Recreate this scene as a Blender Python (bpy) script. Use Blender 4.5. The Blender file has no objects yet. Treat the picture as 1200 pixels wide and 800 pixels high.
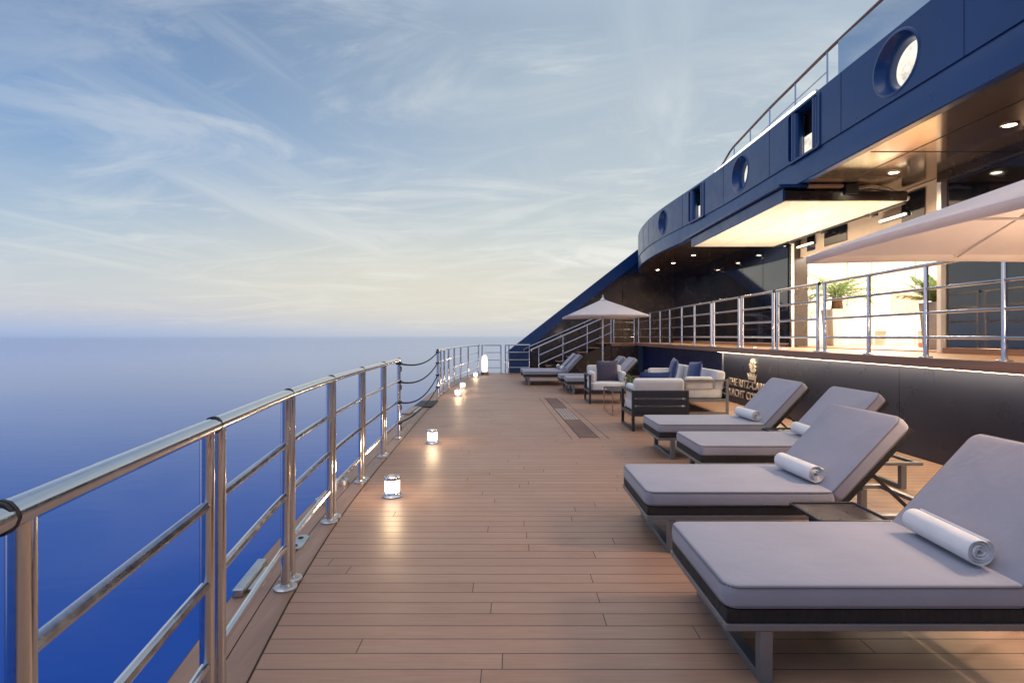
import bpy, bmesh, math, random
from mathutils import Vector, Matrix
from mathutils.geometry import tessellate_polygon

R = math.radians
scene = bpy.context.scene
COL = scene.collection

# ------------------------------------------------------------------ node helpers
class NT:
    def __init__(self, tree):
        self.t = tree; self.n = tree.nodes; self.l = tree.links
    def node(self, typ, **kw):
        n = self.n.new(typ)
        for k, v in kw.items():
            setattr(n, k, v)
        return n
    def link(self, a, b):
        self.l.new(a, b)
    def setin(self, sock, v):
        if hasattr(v, 'is_output'):
            self.link(v, sock)
        else:
            sock.default_value = v
    def math(self, op, a, b=None, c=None, clamp=False):
        n = self.node('ShaderNodeMath', operation=op, use_clamp=clamp)
        self.setin(n.inputs[0], a)
        if b is not None: self.setin(n.inputs[1], b)
        if c is not None: self.setin(n.inputs[2], c)
        return n.outputs[0]
    def mix(self, fac, a, b, blend='MIX'):
        n = self.node('ShaderNodeMix', data_type='RGBA', blend_type=blend)
        self.setin(n.inputs[0], fac)
        self.setin(n.inputs[6], a); self.setin(n.inputs[7], b)
        return n.outputs[2]
    def noise(self, vec, scale, detail=4, rough=0.55, dist=0.0):
        n = self.node('ShaderNodeTexNoise')
        n.inputs['Scale'].default_value = scale
        n.inputs['Detail'].default_value = detail
        n.inputs['Roughness'].default_value = rough
        n.inputs['Distortion'].default_value = dist
        if vec is not None: self.link(vec, n.inputs['Vector'])
        return n.outputs['Fac']
    def ramp(self, fac, stops):
        n = self.node('ShaderNodeValToRGB')
        cr = n.color_ramp
        while len(cr.elements) < len(stops): cr.elements.new(0.5)
        for e, (p, c) in zip(cr.elements, stops):
            e.position = p
            e.color = c if len(c) == 4 else (*c, 1)
        self.link(fac, n.inputs[0])
        return n.outputs[0]
    def maprange(self, v, a, b, c, d, smooth=False):
        n = self.node('ShaderNodeMapRange', clamp=True)
        if smooth: n.interpolation_type = 'SMOOTHSTEP'
        self.setin(n.inputs[0], v)
        for i, x in enumerate((a, b, c, d)): n.inputs[i+1].default_value = x
        return n.outputs[0]
    def mapping(self, vec, scale=(1,1,1), rot=(0,0,0), loc=(0,0,0)):
        n = self.node('ShaderNodeMapping')
        self.link(vec, n.inputs[0])
        n.inputs['Scale'].default_value = scale
        n.inputs['Rotation'].default_value = rot
        n.inputs['Location'].default_value = loc
        return n.outputs[0]

def new_mat(name):
    m = bpy.data.materials.new(name); m.use_nodes = True
    t = NT(m.node_tree)
    b = m.node_tree.nodes['Principled BSDF']
    return m, t, b

def mat(name, col, rough=0.5, metal=0.0, var=0.12, vscale=3.0, rvar=0.1, bump=0.0, bscale=200.0,
        coat=0.0, spec=0.5, stretch=(1,1,1), sheen=0.0, emit=None, estr=0.0):
    m, t, b = new_mat(name)
    tc = t.node('ShaderNodeTexCoord').outputs['Object']
    v = t.mapping(tc, scale=stretch)
    n = t.noise(v, vscale, 5, 0.6)
    f = t.maprange(n, 0.3, 0.7, 0, 1)
    lo = tuple(c*(1-var) for c in col) + (1,)
    hi = tuple(min(1, c*(1+var)) for c in col) + (1,)
    t.link(t.mix(f, lo, hi), b.inputs['Base Color'])
    n2 = t.noise(v, vscale*4.3, 4, 0.6)
    t.link(t.maprange(n2, 0.3, 0.7, max(0.02, rough-rvar), min(1, rough+rvar)), b.inputs['Roughness'])
    b.inputs['Metallic'].default_value = metal
    b.inputs['Coat Weight'].default_value = coat
    b.inputs['Coat Roughness'].default_value = 0.08
    b.inputs['Specular IOR Level'].default_value = spec
    if sheen:
        b.inputs['Sheen Weight'].default_value = sheen
    if bump:
        bn = t.node('ShaderNodeBump'); bn.inputs['Strength'].default_value = bump
        bn.inputs['Distance'].default_value = 0.01
        t.link(t.noise(v, bscale, 3, 0.6), bn.inputs['Height'])
        t.link(bn.outputs[0], b.inputs['Normal'])
    if emit:
        b.inputs['Emission Color'].default_value = (*emit, 1)
        b.inputs['Emission Strength'].default_value = estr
    return m

def emit_mat(name, col, strength):
    m = bpy.data.materials.new(name); m.use_nodes = True
    t = NT(m.node_tree); t.n.clear()
    e = t.node('ShaderNodeEmission'); o = t.node('ShaderNodeOutputMaterial')
    e.inputs[0].default_value = (*col, 1); e.inputs[1].default_value = strength
    t.link(e.outputs[0], o.inputs[0])
    return m

def fabric(name, col, weave=900.0, bump=0.12, sheen=0.25, fold=0.25, transl=0.0):
    m, t, b = new_mat(name)
    tc = t.node('ShaderNodeTexCoord').outputs['Object']
    n = t.noise(tc, 2.2, 5, 0.6)
    fine = t.noise(t.mapping(tc, scale=(1, 6, 6)), 60, 3, 0.7)
    f = t.math('ADD', t.math('MULTIPLY', t.maprange(n, .3, .7, 0, 1), .6), t.math('MULTIPLY', fine, .4))
    lo = tuple(c*.88 for c in col)+(1,); hi = tuple(min(1, c*1.1) for c in col)+(1,)
    t.link(t.mix(f, lo, hi), b.inputs['Base Color'])
    b.inputs['Roughness'].default_value = 0.85
    b.inputs['Sheen Weight'].default_value = sheen
    b.inputs['Specular IOR Level'].default_value = 0.25
    w1 = t.node('ShaderNodeTexWave', bands_direction='X'); w1.inputs['Scale'].default_value = weave/6
    w2 = t.node('ShaderNodeTexWave', bands_direction='Y'); w2.inputs['Scale'].default_value = weave/6
    t.link(tc, w1.inputs[0]); t.link(tc, w2.inputs[0])
    weavef = t.math('ADD', w1.outputs['Fac'], w2.outputs['Fac'])
    bn1 = t.node('ShaderNodeBump'); bn1.inputs['Strength'].default_value = bump; bn1.inputs['Distance'].default_value = 0.002
    t.link(weavef, bn1.inputs['Height'])
    bn = t.node('ShaderNodeBump'); bn.inputs['Strength'].default_value = fold; bn.inputs['Distance'].default_value = 0.03
    t.link(t.noise(tc, 4.5, 3, 0.5, 0.8), bn.inputs['Height'])
    t.link(bn1.outputs[0], bn.inputs['Normal'])
    t.link(bn.outputs[0], b.inputs['Normal'])
    if transl:
        tr = t.node('ShaderNodeBsdfTranslucent'); tr.inputs[0].default_value = (*col, 1)
        mx = t.node('ShaderNodeMixShader'); mx.inputs[0].default_value = transl
        t.link(b.outputs[0], mx.inputs[1]); t.link(tr.outputs[0], mx.inputs[2])
        o = [x for x in t.n if x.type == 'OUTPUT_MATERIAL'][0]
        t.link(mx.outputs[0], o.inputs[0])
    return m

# ------------------------------------------------------------------ mesh builder
class MB:
    def __init__(self):
        self.bm = bmesh.new(); self.uses = False
    def _merge(self, b2):
        me = bpy.data.meshes.new('tmp'); b2.to_mesh(me); b2.free()
        self.bm.from_mesh(me); bpy.data.meshes.remove(me)
        return self
    def box(self, c, s, bev=0.0, rot=None, seg=2):
        b = bmesh.new(); bmesh.ops.create_cube(b, size=1)
        for f_ in b.faces: f_.smooth = True      # flag: build() shades these faces flat
        for v in b.verts: v.co = Vector((v.co.x*s[0], v.co.y*s[1], v.co.z*s[2]))
        if bev > 0:
            r_ = bmesh.ops.bevel(b, geom=b.edges[:], offset=min(bev, min(s)*.45), segments=seg, profile=.5, affect='EDGES')
        b.normal_update()
        for f_ in b.faces: f_.smooth = max(abs(v) for v in f_.normal) > .999
        M = Matrix.Translation(Vector(c))
        if rot is not None: M = M @ rot.to_4x4()
        b.transform(M)
        return self._merge(b)
    def span(self, a, b_, bev=0.0, seg=2):
        c = [(p+q)/2 for p, q in zip(a, b_)]; s = [abs(q-p) for p, q in zip(a, b_)]
        return self.box(c, s, bev, None, seg)
    def bar(self, p, q, w, h, bev=0.003, up=(0, 0, 1)):
        p, q = Vector(p), Vector(q); d = q-p; L = d.length; x = d.normalized()
        up = Vector(up)
        if abs(x.dot(up)) > .99: up = Vector((0, 1, 0))
        y = up.cross(x).normalized(); z = x.cross(y)
        M = Matrix((x, y, z)).transposed()
        return self.box((p+q)/2, (L, w, h), bev, M)
    def tube(self, pts, r, n=10, closed=False, caps=True, flat=1.0):
        pts = [Vector(p) for p in pts]
        N = len(pts); bm = self.bm
        T = []
        for i in range(N):
            a = pts[(i-1) % N] if (closed or i > 0) else pts[i]
            b = pts[(i+1) % N] if (closed or i < N-1) else pts[i]
            T.append((b-a).normalized())
        ref = Vector((0, 0, 1)) if abs(T[0].z) < .9 else Vector((1, 0, 0))
        u = (ref - T[0]*ref.dot(T[0])).normalized()
        rings = []
        for i in range(N):
            if i > 0:
                u = (u - T[i]*u.dot(T[i]))
                u = u.normalized() if u.length > 1e-6 else T[i].orthogonal().normalized()
            v = T[i].cross(u)
            rr = r[i] if isinstance(r, (list, tuple)) else r
            rings.append([bm.verts.new(pts[i] + u*math.cos(2*math.pi*k/n)*rr*flat + v*math.sin(2*math.pi*k/n)*rr) for k in range(n)])
        for i in range(N if closed else N-1):
            A, B = rings[i], rings[(i+1) % N]
            for k in range(n):
                bm.faces.new((A[k], A[(k+1) % n], B[(k+1) % n], B[k]))
        if caps and not closed:
            bm.faces.new(rings[0][::-1]); bm.faces.new(rings[-1])
        return self
    def lathe(self, prof, n=24, c=(0, 0, 0), M=None):
        bm = self.bm; rings = []
        c = Vector(c)
        def P(r, z, k):
            v = Vector((r*math.cos(2*math.pi*k/n), r*math.sin(2*math.pi*k/n), z))
            return (M @ v if M is not None else v) + c
        for r, z in prof:
            if r < 1e-5: rings.append([bm.verts.new(P(0, z, 0))])
            else: rings.append([bm.verts.new(P(r, z, k)) for k in range(n)])
        for A, B in zip(rings, rings[1:]):
            for k in range(n):
                k2 = (k+1) % n
                if len(A) == 1 and len(B) == 1: continue
                if len(A) == 1: bm.faces.new((A[0], B[k2], B[k]))
                elif len(B) == 1: bm.faces.new((A[k], A[k2], B[0]))
                else: bm.faces.new((A[k], A[k2], B[k2], B[k]))
        return self
    def prism(self, poly, fn, d0, d1):
        """poly: list of 2d points; fn(a,b,d)->3d"""
        bm = self.bm
        A = [bm.verts.new(fn(a, b, d0)) for a, b in poly]
        B = [bm.verts.new(fn(a, b, d1)) for a, b in poly]
        bm.faces.new(A[::-1]); bm.faces.new(B)
        n = len(poly)
        for i in range(n):
            bm.faces.new((A[i], A[(i+1) % n], B[(i+1) % n], B[i]))
        return self
    def face(self, pts):
        self.bm.faces.new([self.bm.verts.new(Vector(p)) for p in pts]); return self
    def sheet(self, rows):
        bm = self.bm
        V = [[bm.verts.new(Vector(p)) for p in r] for r in rows]
        for a, b in zip(V, V[1:]):
            for i in range(len(a)-1):
                bm.faces.new((a[i], a[i+1], b[i+1], b[i]))
        return self
    def transform(self, M):
        self.bm.transform(M); return self
    def build(self, name, m, parent=None, sharp=38, recalc=True):
        if recalc: bmesh.ops.recalc_face_normals(self.bm, faces=self.bm.faces[:])
        me = bpy.data.meshes.new(name); self.bm.to_mesh(me); self.bm.free()
        flags = [not p.use_smooth for p in me.polygons]
        me.set_sharp_from_angle(angle=R(sharp))
        me.polygons.foreach_set('use_smooth', flags)
        me.materials.append(m)
        o = bpy.data.objects.new(name, me); COL.objects.link(o)
        if parent is not None: o.parent = parent
        return o

def tag(o, label=None, cat=None, group=None, kind=None):
    if label: o['label'] = label
    if cat: o['category'] = cat
    if group: o['group'] = group
    if kind: o['kind'] = kind
    return o
def thing(name, label, cat, loc=(0, 0, 0), rz=0.0, group=None):
    o = bpy.data.objects.new(name, None); COL.objects.link(o)
    o.empty_display_size = .2
    o.location = loc; o.rotation_euler = (0, 0, rz)
    return tag(o, label, cat, group)
KIDS = {}
def copy_tree(o, parent=None):
    c = o.copy(); COL.objects.link(c)
    if parent is not None:
        c.parent = parent
    for ch in list(o.children): copy_tree(ch, c)
    return c

def round_rect(a, b, r, n=5):
    r = max(1e-4, min(r, a-1e-4, b-1e-4)); out = []
    for cx, cy, a0 in ((a-r, b-r, 0), (-a+r, b-r, 90), (-a+r, -b+r, 180), (a-r, -b+r, 270)):
        for k in range(n+1):
            t = R(a0+90*k/n); out.append((cx+r*math.cos(t), cy+r*math.sin(t)))
    return out

def cushion(mb, L, W, T, r=0.06, edge=0.022, puff=0.014, M=None):
    """rounded cushion centred at origin, bottom at z=0, top at z=T (+puff)"""
    bm = mb.bm; a, b = L/2, W/2
    prof = [(0.10, 0.0), (0.03, 0.0), (edge*.5, 0.002)]
    for k in range(5):
        t = R(-90+90*k/4); prof.append((edge*(1-math.cos(t)), edge*(1+math.sin(t))))
    prof.append((-.004, T*.5))
    for k in range(5):
        t = R(90*k/4); prof.append((edge*(1-math.cos(t)), T-edge+edge*math.sin(t)))
    for d in (.04, .07, .11, .16, .22, .29, min(a, b)-.02):
        if d < min(a, b)-.015: prof.append((d, T + puff*(1-(1-min(1, d/(.3)))**2)))
    prof.sort(key=lambda q: 0) if False else None
    rings = []
    for d, z in prof:
        pts = round_rect(a-d, b-d, max(.012, r-d*.35))
        rings.append([bm.verts.new((M @ Vector((x, y, z))) if M is not None else (x, y, z)) for x, y in pts])
    n = len(rings[0])
    for A, B in zip(rings, rings[1:]):
        for k in range(n):
            bm.faces.new((A[k], A[(k+1) % n], B[(k+1) % n], B[k]))
    bm.faces.new(rings[0][::-1]); bm.faces.new(rings[-1])
    return mb
def piping(mb, L, W, z, r=0.06, rad=.0062, off=.003, M=None):
    pts = [Vector((x, y, z)) for x, y in round_rect(L/2-off, W/2-off, r, 6)]
    if M is not None: pts = [M @ p for p in pts]
    return mb.tube(pts, rad, 6, closed=True)

# ------------------------------------------------------------------ materials
def deck_material():
    m, t, b = new_mat('deck_planks')
    geo = t.node('ShaderNodeNewGeometry').outputs['Position']
    sx = t.node('ShaderNodeSeparateXYZ'); t.link(geo, sx.inputs[0])
    x, y = sx.outputs[0], sx.outputs[1]
    W, L, G = 0.115, 2.3, 0.0055
    yr = t.math('DIVIDE', y, W)
    row = t.math('FLOOR', yr); fy = t.math('SUBTRACT', yr, row)
    wn = t.node('ShaderNodeTexWhiteNoise', noise_dimensions='1D'); t.link(row, wn.inputs['W'])
    xo = t.math('ADD', t.math('DIVIDE', x, L), t.math('MULTIPLY', wn.outputs['Value'], 7.3))
    colm = t.math('FLOOR', xo); fx = t.math('SUBTRACT', xo, colm)
    def groove(f, size, g):
        d = t.math('MINIMUM', f, t.math('SUBTRACT', 1.0, f))
        return t.maprange(t.math('MULTIPLY', d, size), g*.35, g*.65, 1, 0)
    gy = groove(fy, W, G); gx = groove(fx, L, G*.8)
    gr = t.math('MAXIMUM', gy, gx)
    cv = t.node('ShaderNodeCombineXYZ'); t.link(row, cv.inputs[0]); t.link(colm, cv.inputs[1])
    wn2 = t.node('ShaderNodeTexWhiteNoise', noise_dimensions='2D'); t.link(cv.outputs[0], wn2.inputs['Vector'])
    grain = t.noise(t.mapping(geo, scale=(1.2, 30, 1)), 3.0, 5, .65, .4)
    blot = t.noise(geo, .9, 5, .6)
    base = t.ramp(wn2.outputs['Value'], [(0, (.37, .213, .137)), (.5, (.395, .23, .15)), (1, (.42, .248, .163))])
    base = t.mix(t.maprange(grain, .3, .7, 0, .38), base, (.17, .09, .055, 1))
    base = t.mix(t.maprange(blot, .42, .75, 0, .3), base, (.36, .23, .165, 1))
    base = t.mix(t.math('MULTIPLY', gr, .85), base, (.025, .02, .024, 1))
    scuff = t.noise(t.mapping(geo, scale=(.7, 1.6, 1), loc=(3, 5, 0)), 1.7, 8, .72, .6)
    base = t.mix(t.maprange(scuff, .55, .72, 0, .22), base, (.20, .115, .078, 1))
    t.link(base, b.inputs['Base Color'])
    rg = t.math('ADD', t.math('ADD', t.maprange(blot, .3, .7, .33, .47), t.maprange(scuff, .5, .7, 0, .12)), t.math('MULTIPLY', grain, .1))
    t.link(t.math('MAXIMUM', rg, t.math('MULTIPLY', gr, .8)), b.inputs['Roughness'])
    b.inputs['Specular IOR Level'].default_value = .5
    h = t.math('ADD', t.math('MULTIPLY', gr, -1.0), t.math('MULTIPLY', grain, .18))
    h = t.math('ADD', h, t.math('MULTIPLY', wn2.outputs['Value'], .25))
    bn = t.node('ShaderNodeBump'); bn.inputs['Strength'].default_value = .5; bn.inputs['Distance'].default_value = .003
    t.link(h, bn.inputs['Height']); t.link(bn.outputs[0], b.inputs['Normal'])
    return m

def sea_material():
    m, t, b = new_mat('sea_water')
    t.n.remove(b)
    geo = t.node('ShaderNodeNewGeometry').outputs['Position']
    out = [x for x in t.n if x.type == 'OUTPUT_MATERIAL'][0]
    df = t.node('ShaderNodeBsdfDiffuse'); gl = t.node('ShaderNodeBsdfGlossy'); fr = t.node('ShaderNodeFresnel')
    n = t.noise(t.mapping(geo, scale=(.004, .012, 1)), 1.0, 4, .55)
    t.link(t.mix(t.maprange(n, .3, .7, 0, 1), (.0, .047, .30, 1), (.0, .058, .35, 1)), df.inputs[0])
    gl.inputs[0].default_value = (.74, .83, 1.0, 1)
    n2 = t.noise(t.mapping(geo, scale=(.0025, .02, 1)), 1.0, 4, .6, .6)
    t.link(t.maprange(n2, .3, .7, .04, .13), gl.inputs['Roughness'])
    fr.inputs['IOR'].default_value = 1.42
    h1 = t.noise(t.mapping(geo, scale=(.35, .6, 1)), 1.0, 5, .6, .5)
    h2 = t.noise(t.mapping(geo, scale=(.03, .06, 1)), 1.0, 3, .5)
    bn = t.node('ShaderNodeBump'); bn.inputs['Strength'].default_value = .15; bn.inputs['Distance'].default_value = .08
    t.link(t.math('ADD', h1, t.math('MULTIPLY', h2, 3.0)), bn.inputs['Height'])
    for nd in (df, gl, fr): t.link(bn.outputs[0], nd.inputs['Normal'])
    mx = t.node('ShaderNodeMixShader'); t.link(fr.outputs[0], mx.inputs[0]); t.link(df.outputs[0], mx.inputs[1]); t.link(gl.outputs[0], mx.inputs[2])
    t.link(mx.outputs[0], out.inputs[0])
    return m

M = {}
M['deck'] = deck_material()
M['sea'] = sea_material()
M['margin'] = mat('margin_board', (.27, .155, .10), .42, var=.2, vscale=1.6, bump=.12, bscale=90, stretch=(6, .6, 1))
M['caulk'] = mat('black_caulk', (.014, .012, .012), .7)
M['steel'] = mat('polished_steel', (.62, .62, .64), .16, metal=1, var=.06, rvar=.07, vscale=5)
M['steel_dull'] = mat('brushed_steel', (.5, .5, .5), .34, metal=1, var=.12, vscale=6)
M['rubber'] = mat('black_rubber', (.015, .015, .017), .6)
M['rope'] = mat('black_rope', (.012, .013, .018), .75, bump=.5, bscale=160)
M['navy'] = mat('navy_paint', (.002, .043, .165), .34, var=.1, vscale=.9, rvar=.08, coat=.3, bump=.05, bscale=1.1)
M['navydark'] = mat('dark_navy_paint', (.006, .016, .075), .35, var=.15, vscale=1.0, coat=.2)
M['wallmetal'] = mat('dark_bronze_wall', (.032, .036, .058), .3, metal=.35, var=.12, vscale=.7, rvar=.05)
M['darkpanel'] = mat('dark_panel', (.028, .02, .017), .25, var=.2, vscale=.8, coat=.3, rvar=.08)
M['brownpanel'] = mat('brown_panel', (.075, .05, .037), .35, var=.2, vscale=.8)
M['ceil'] = mat('glossy_ceiling', (.40, .295, .21), .12, metal=.85, var=.1, vscale=.6, rvar=.04, spec=.8)
M['glassdark'] = mat('dark_window_glass', (.008, .009, .013), .05, var=.05, rvar=.02, spec=1.0, coat=.5)
M['cream'] = mat('cream_paint', (.76, .69, .56), .35, var=.04, vscale=1.0, coat=.25)
M['white'] = mat('white_paint', (.78, .76, .72), .45, var=.04)
M['beige'] = mat('beige_panel', (.5, .38, .28), .45, var=.08)
M['trim'] = mat('teak_trim', (.25, .135, .09), .42, var=.2, vscale=2.5, stretch=(1, .3, 6))
M['upperdeck'] = mat('upper_teak', (.42, .26, .16), .45, var=.18, vscale=3, stretch=(8, .5, 1))
M['fab'] = fabric('lounger_fabric', (.295, .298, .355), fold=.14)
M['pipe'] = fabric('piping_fabric', (.14, .135, .15), fold=0)
M['sofa'] = fabric('white_sofa_fabric', (.68, .66, .64))
M['navyfab'] = fabric('navy_pillow_fabric', (.02, .045, .15), sheen=.4)
M['brownfab'] = fabric('plum_pillow_fabric', (.06, .05, .085), sheen=.4)
M['towel'] = fabric('white_towel', (.8, .79, .79), weave=500, bump=.5, fold=.15, sheen=.5)
M['frame'] = mat('grey_frame', (.2, .205, .22), .38, metal=.5, var=.1)
M['framedark'] = mat('charcoal_frame', (.02, .022, .032), .42, var=.15)
M['mesh'] = mat('black_webbing', (.014, .012, .014), .7, bump=.7, bscale=120, stretch=(4, 4, .2))
M['canvas'] = fabric('parasol_canvas', (.88, .82, .79), weave=700, bump=.06, fold=.06, transl=.3)
M['pole'] = mat('silver_pole', (.6, .58, .56), .3, metal=.8)
M['tray'] = mat('dark_tray', (.05, .042, .04), .35, var=.06)
M['rose'] = mat('rose_metal', (.62, .42, .34), .28, metal=1)
def leaf_mat(name, col):
    m, t, b = new_mat(name)
    tc = t.node('ShaderNodeTexCoord').outputs['Object']
    f = t.maprange(t.noise(tc, 9, 4, .6), .3, .7, 0, 1)
    c = t.mix(f, tuple(x*.7 for x in col)+(1,), tuple(x*1.4 for x in col)+(1,))
    t.link(c, b.inputs['Base Color']); b.inputs['Roughness'].default_value = .45
    tr = t.node('ShaderNodeBsdfTranslucent'); t.link(c, tr.inputs[0])
    mx = t.node('ShaderNodeMixShader'); mx.inputs[0].default_value = .4
    t.link(b.outputs[0], mx.inputs[1]); t.link(tr.outputs[0], mx.inputs[2])
    o = [x for x in t.n if x.type == 'OUTPUT_MATERIAL'][0]; t.link(mx.outputs[0], o.inputs[0])
    return m
M['leaf'] = leaf_mat('palm_leaf', (.13, .19, .07))
M['leaf2'] = leaf_mat('herb_leaf', (.08, .17, .04))
M['bark'] = mat('palm_bark', (.16, .09, .045), .8, var=.4, vscale=20, bump=.6, bscale=40)
M['potwhite'] = mat('white_pot', (.7, .68, .64), .4, var=.05)
M['potgrey'] = mat('grey_pot', (.3, .29, .28), .45, var=.08)
M['grate'] = mat('pale_grate', (.38, .30, .25), .6, metal=.1, var=.1)
M['inlay'] = mat('dark_inlay', (.15, .085, .062), .7, var=.2, vscale=6)
M['gold'] = mat('champagne_letters', (.72, .62, .5), .35, metal=.25, var=.08)
M['pink'] = mat('pink_art', (.55, .3, .24), .6, var=.12)
M['ropepost'] = M['steel']
M['led'] = emit_mat('led_strip', (1.0, .78, .50), 28.0)
M['ledwhite'] = emit_mat('white_light_line', (1.0, .93, .82), 3.0)
M['lamp'] = emit_mat('lamp_lens', (1.0, .84, .6), 60.0)
M['lantern'] = emit_mat('lantern_glow', (1.0, .84, .66), 7.0)
M['tallglow'] = emit_mat('tall_lantern_glow', (1.0, .92, .82), 1.1)
M['tube'] = emit_mat('tube_light', (1.0, .83, .6), 3.5)

def opening_glow():  # glowing colour stands in for the lit space behind the bulwark openings
    m = bpy.data.materials.new('opening_glow_pane'); m.use_nodes = True
    t = NT(m.node_tree); t.n.clear()
    tc = t.node('ShaderNodeTexCoord').outputs['Object']
    n = t.noise(tc, 5, 5, .7)
    c = t.ramp(n, [(.25, (.35, .33, .30)), (.5, (.95, .88, .76)), (.75, (1, .97, .9))])
    e = t.node('ShaderNodeEmission'); o = t.node('ShaderNodeOutputMaterial')
    t.link(c, e.inputs[0]); e.inputs[1].default_value = 1.0
    t.link(e.outputs[0], o.inputs[0])
    return m
M['portglow'] = opening_glow()

def clear_glass():
    m = bpy.data.materials.new('clear_glass'); m.use_nodes = True
    t = NT(m.node_tree); t.n.clear()
    g = t.node('ShaderNodeBsdfGlossy'); g.inputs['Roughness'].default_value = .03
    tr = t.node('ShaderNodeBsdfTransparent'); tr.inputs[0].default_value = (.93, .97, .96, 1)
    fr = t.node('ShaderNodeFresnel'); fr.inputs[0].default_value = 1.3
    mx = t.node('ShaderNodeMixShader'); o = t.node('ShaderNodeOutputMaterial')
    t.link(fr.outputs[0], mx.inputs[0]); t.link(tr.outputs[0], mx.inputs[1]); t.link(g.outputs[0], mx.inputs[2])
    t.link(mx.outputs[0], o.inputs[0])
    return m
M['glass'] = clear_glass()

# ------------------------------------------------------------------ curves of the ship
RAILPTS = [(-6, .55), (-4, .2), (-2, -.28), (-.15, -.69), (.97, -.915), (2.0, -1.094), (3.08, -1.262), (4.16, -1.378), (5.28, -1.452), (6.38, -1.502),
           (7.47, -1.545), (9.2, -1.62), (11, -1.68), (12.7, -1.73), (14, -1.73), (15.5, -1.69), (17, -1.6), (18.3, -1.49), (19.4, -1.36), (20.3, -1.2)]
def spline(P, y):
    if y <= P[0][0]: return P[0][1]
    if y >= P[-1][0]: return P[-1][1]
    for i in range(len(P)-1):
        if P[i][0] <= y <= P[i+1][0]:
            def sl(k):
                k0, k1 = max(0, k-1), min(len(P)-1, k+1)
                return (P[k1][1]-P[k0][1])/(P[k1][0]-P[k0][0])
            h = P[i+1][0]-P[i][0]; t = (y-P[i][0])/h
            h00 = 2*t**3-3*t**2+1; h10 = t**3-2*t**2+t; h01 = -2*t**3+3*t**2; h11 = t**3-t**2
            return h00*P[i][1]+h10*h*sl(i)+h01*P[i+1][1]+h11*h*sl(i+1)
def railx(y): return spline(RAILPTS, y)
def frange(a, b, n): return [a+(b-a)*i/n for i in range(n+1)]

WALLX, EDGEX, UZ, GLX = 4.68, 4.45, 1.16, 6.24
CEILZ, BTOP = 3.76, 4.97

# ------------------------------------------------------------------ setting
sea = MB().face([(-60000, -60000, -10), (60000, -60000, -10), (60000, 60000, -10), (-60000, 60000, -10)]).build('sea', M['sea'], recalc=False)
tag(sea, kind='structure')

ys = frange(-6, 20.3, 70)
left = [(railx(y)-.27, y) for y in ys]
left[-1] = (railx(20.3)-.12, 20.55)
poly = left + [(-.95, 20.95), (4.9, 20.95), (4.9, -6)]
deck = MB().prism(poly, lambda a, b, d: (a, b, d), -.35, 0.0).build('deck', M['deck'], sharp=20)
tag(deck, kind='structure')
# margin planks that follow the deck edge
def strip(o0, o1, z0, z1, y0, y1, name, m, n=80):
    mb = MB(); rows = []
    for y in frange(y0, y1, n):
        x = railx(y)
        rows.append([(x+o0, y, z0), (x+o0, y, z1), (x+o1, y, z1), (x+o1, y, z0)])
    mb.sheet(rows)
    return mb.build(name, m, deck)
strip(-.268, .062, .0005, .002, -6, 20.25, 'caulk_line', M['caulk'])
strip(-.262, -.085, .001, .006, -6, 20.25, 'margin_plank', M['margin'])
strip(-.078, .054, .001, .006, -6, 20.25, 'margin_plank', M['margin'])

# upper deck
ud = MB().span((EDGEX+.05, -6, UZ-.10), (13, 21.0, UZ), .0)
updeck = ud.build('upper_deck', M['upperdeck']); tag(updeck, kind='structure')
MB().span((3.55, 19.5, .0), (EDGEX+.049, 20.9, UZ-.101), .004).build('landing_block', M['darkpanel'], updeck)
MB().span((3.55, 19.5, UZ-.1), (EDGEX+.049, 20.9, UZ), .004).build('landing_floor', M['trim'], updeck)
MB().span((EDGEX-.03, -6, UZ-.085), (EDGEX+.048, 19.49, UZ+.012), .008).build('deck_edge_trim', M['trim'], updeck)

# wall under the upper deck
wall = thing('lower_wall', 'dark bronze metal wall below the upper deck, lit along its top edge', 'wall', (WALLX, 3, 0))
for i, (a, b) in enumerate([(-6, -2.2), (-2.2, .9), (.9, 3.6), (3.6, 6.6), (6.6, 9.6), (9.6, 12.08)]):
    MB().span((0, a+.004-3, 0.0), (.2, b-.004-3, UZ-.1), .002).build('wall_panel', M['wallmetal'], wall)
MB().span((-.012, 12.09-3, 0.0), (.2, 12.16-3, UZ-.1), .004).build('edge_strip', M['steel_dull'], wall)
wall2 = MB().span((WALLX, 12.17, 0), (WALLX+.2, 19.49, UZ-.1), .002).build('navy_wall', M['navydark'])
tag(wall2, 'navy painted wall behind the sofa, below the upper deck edge', 'wall')
lmb = MB()
for k in range(36): lmb.face([(4.545, -5.9+k*.5, 1.055), (4.64, -5.9+k*.5, 1.055), (4.64, -5.4+k*.5, 1.055), (4.545, -5.4+k*.5, 1.055)])
bmesh.ops.remove_doubles(lmb.bm, verts=lmb.bm.verts[:], dist=.0005)
led = lmb.build('light_strip', M['led'])
tag(led, 'long warm light strip tucked under the upper deck edge trim', 'light strip')

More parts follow.
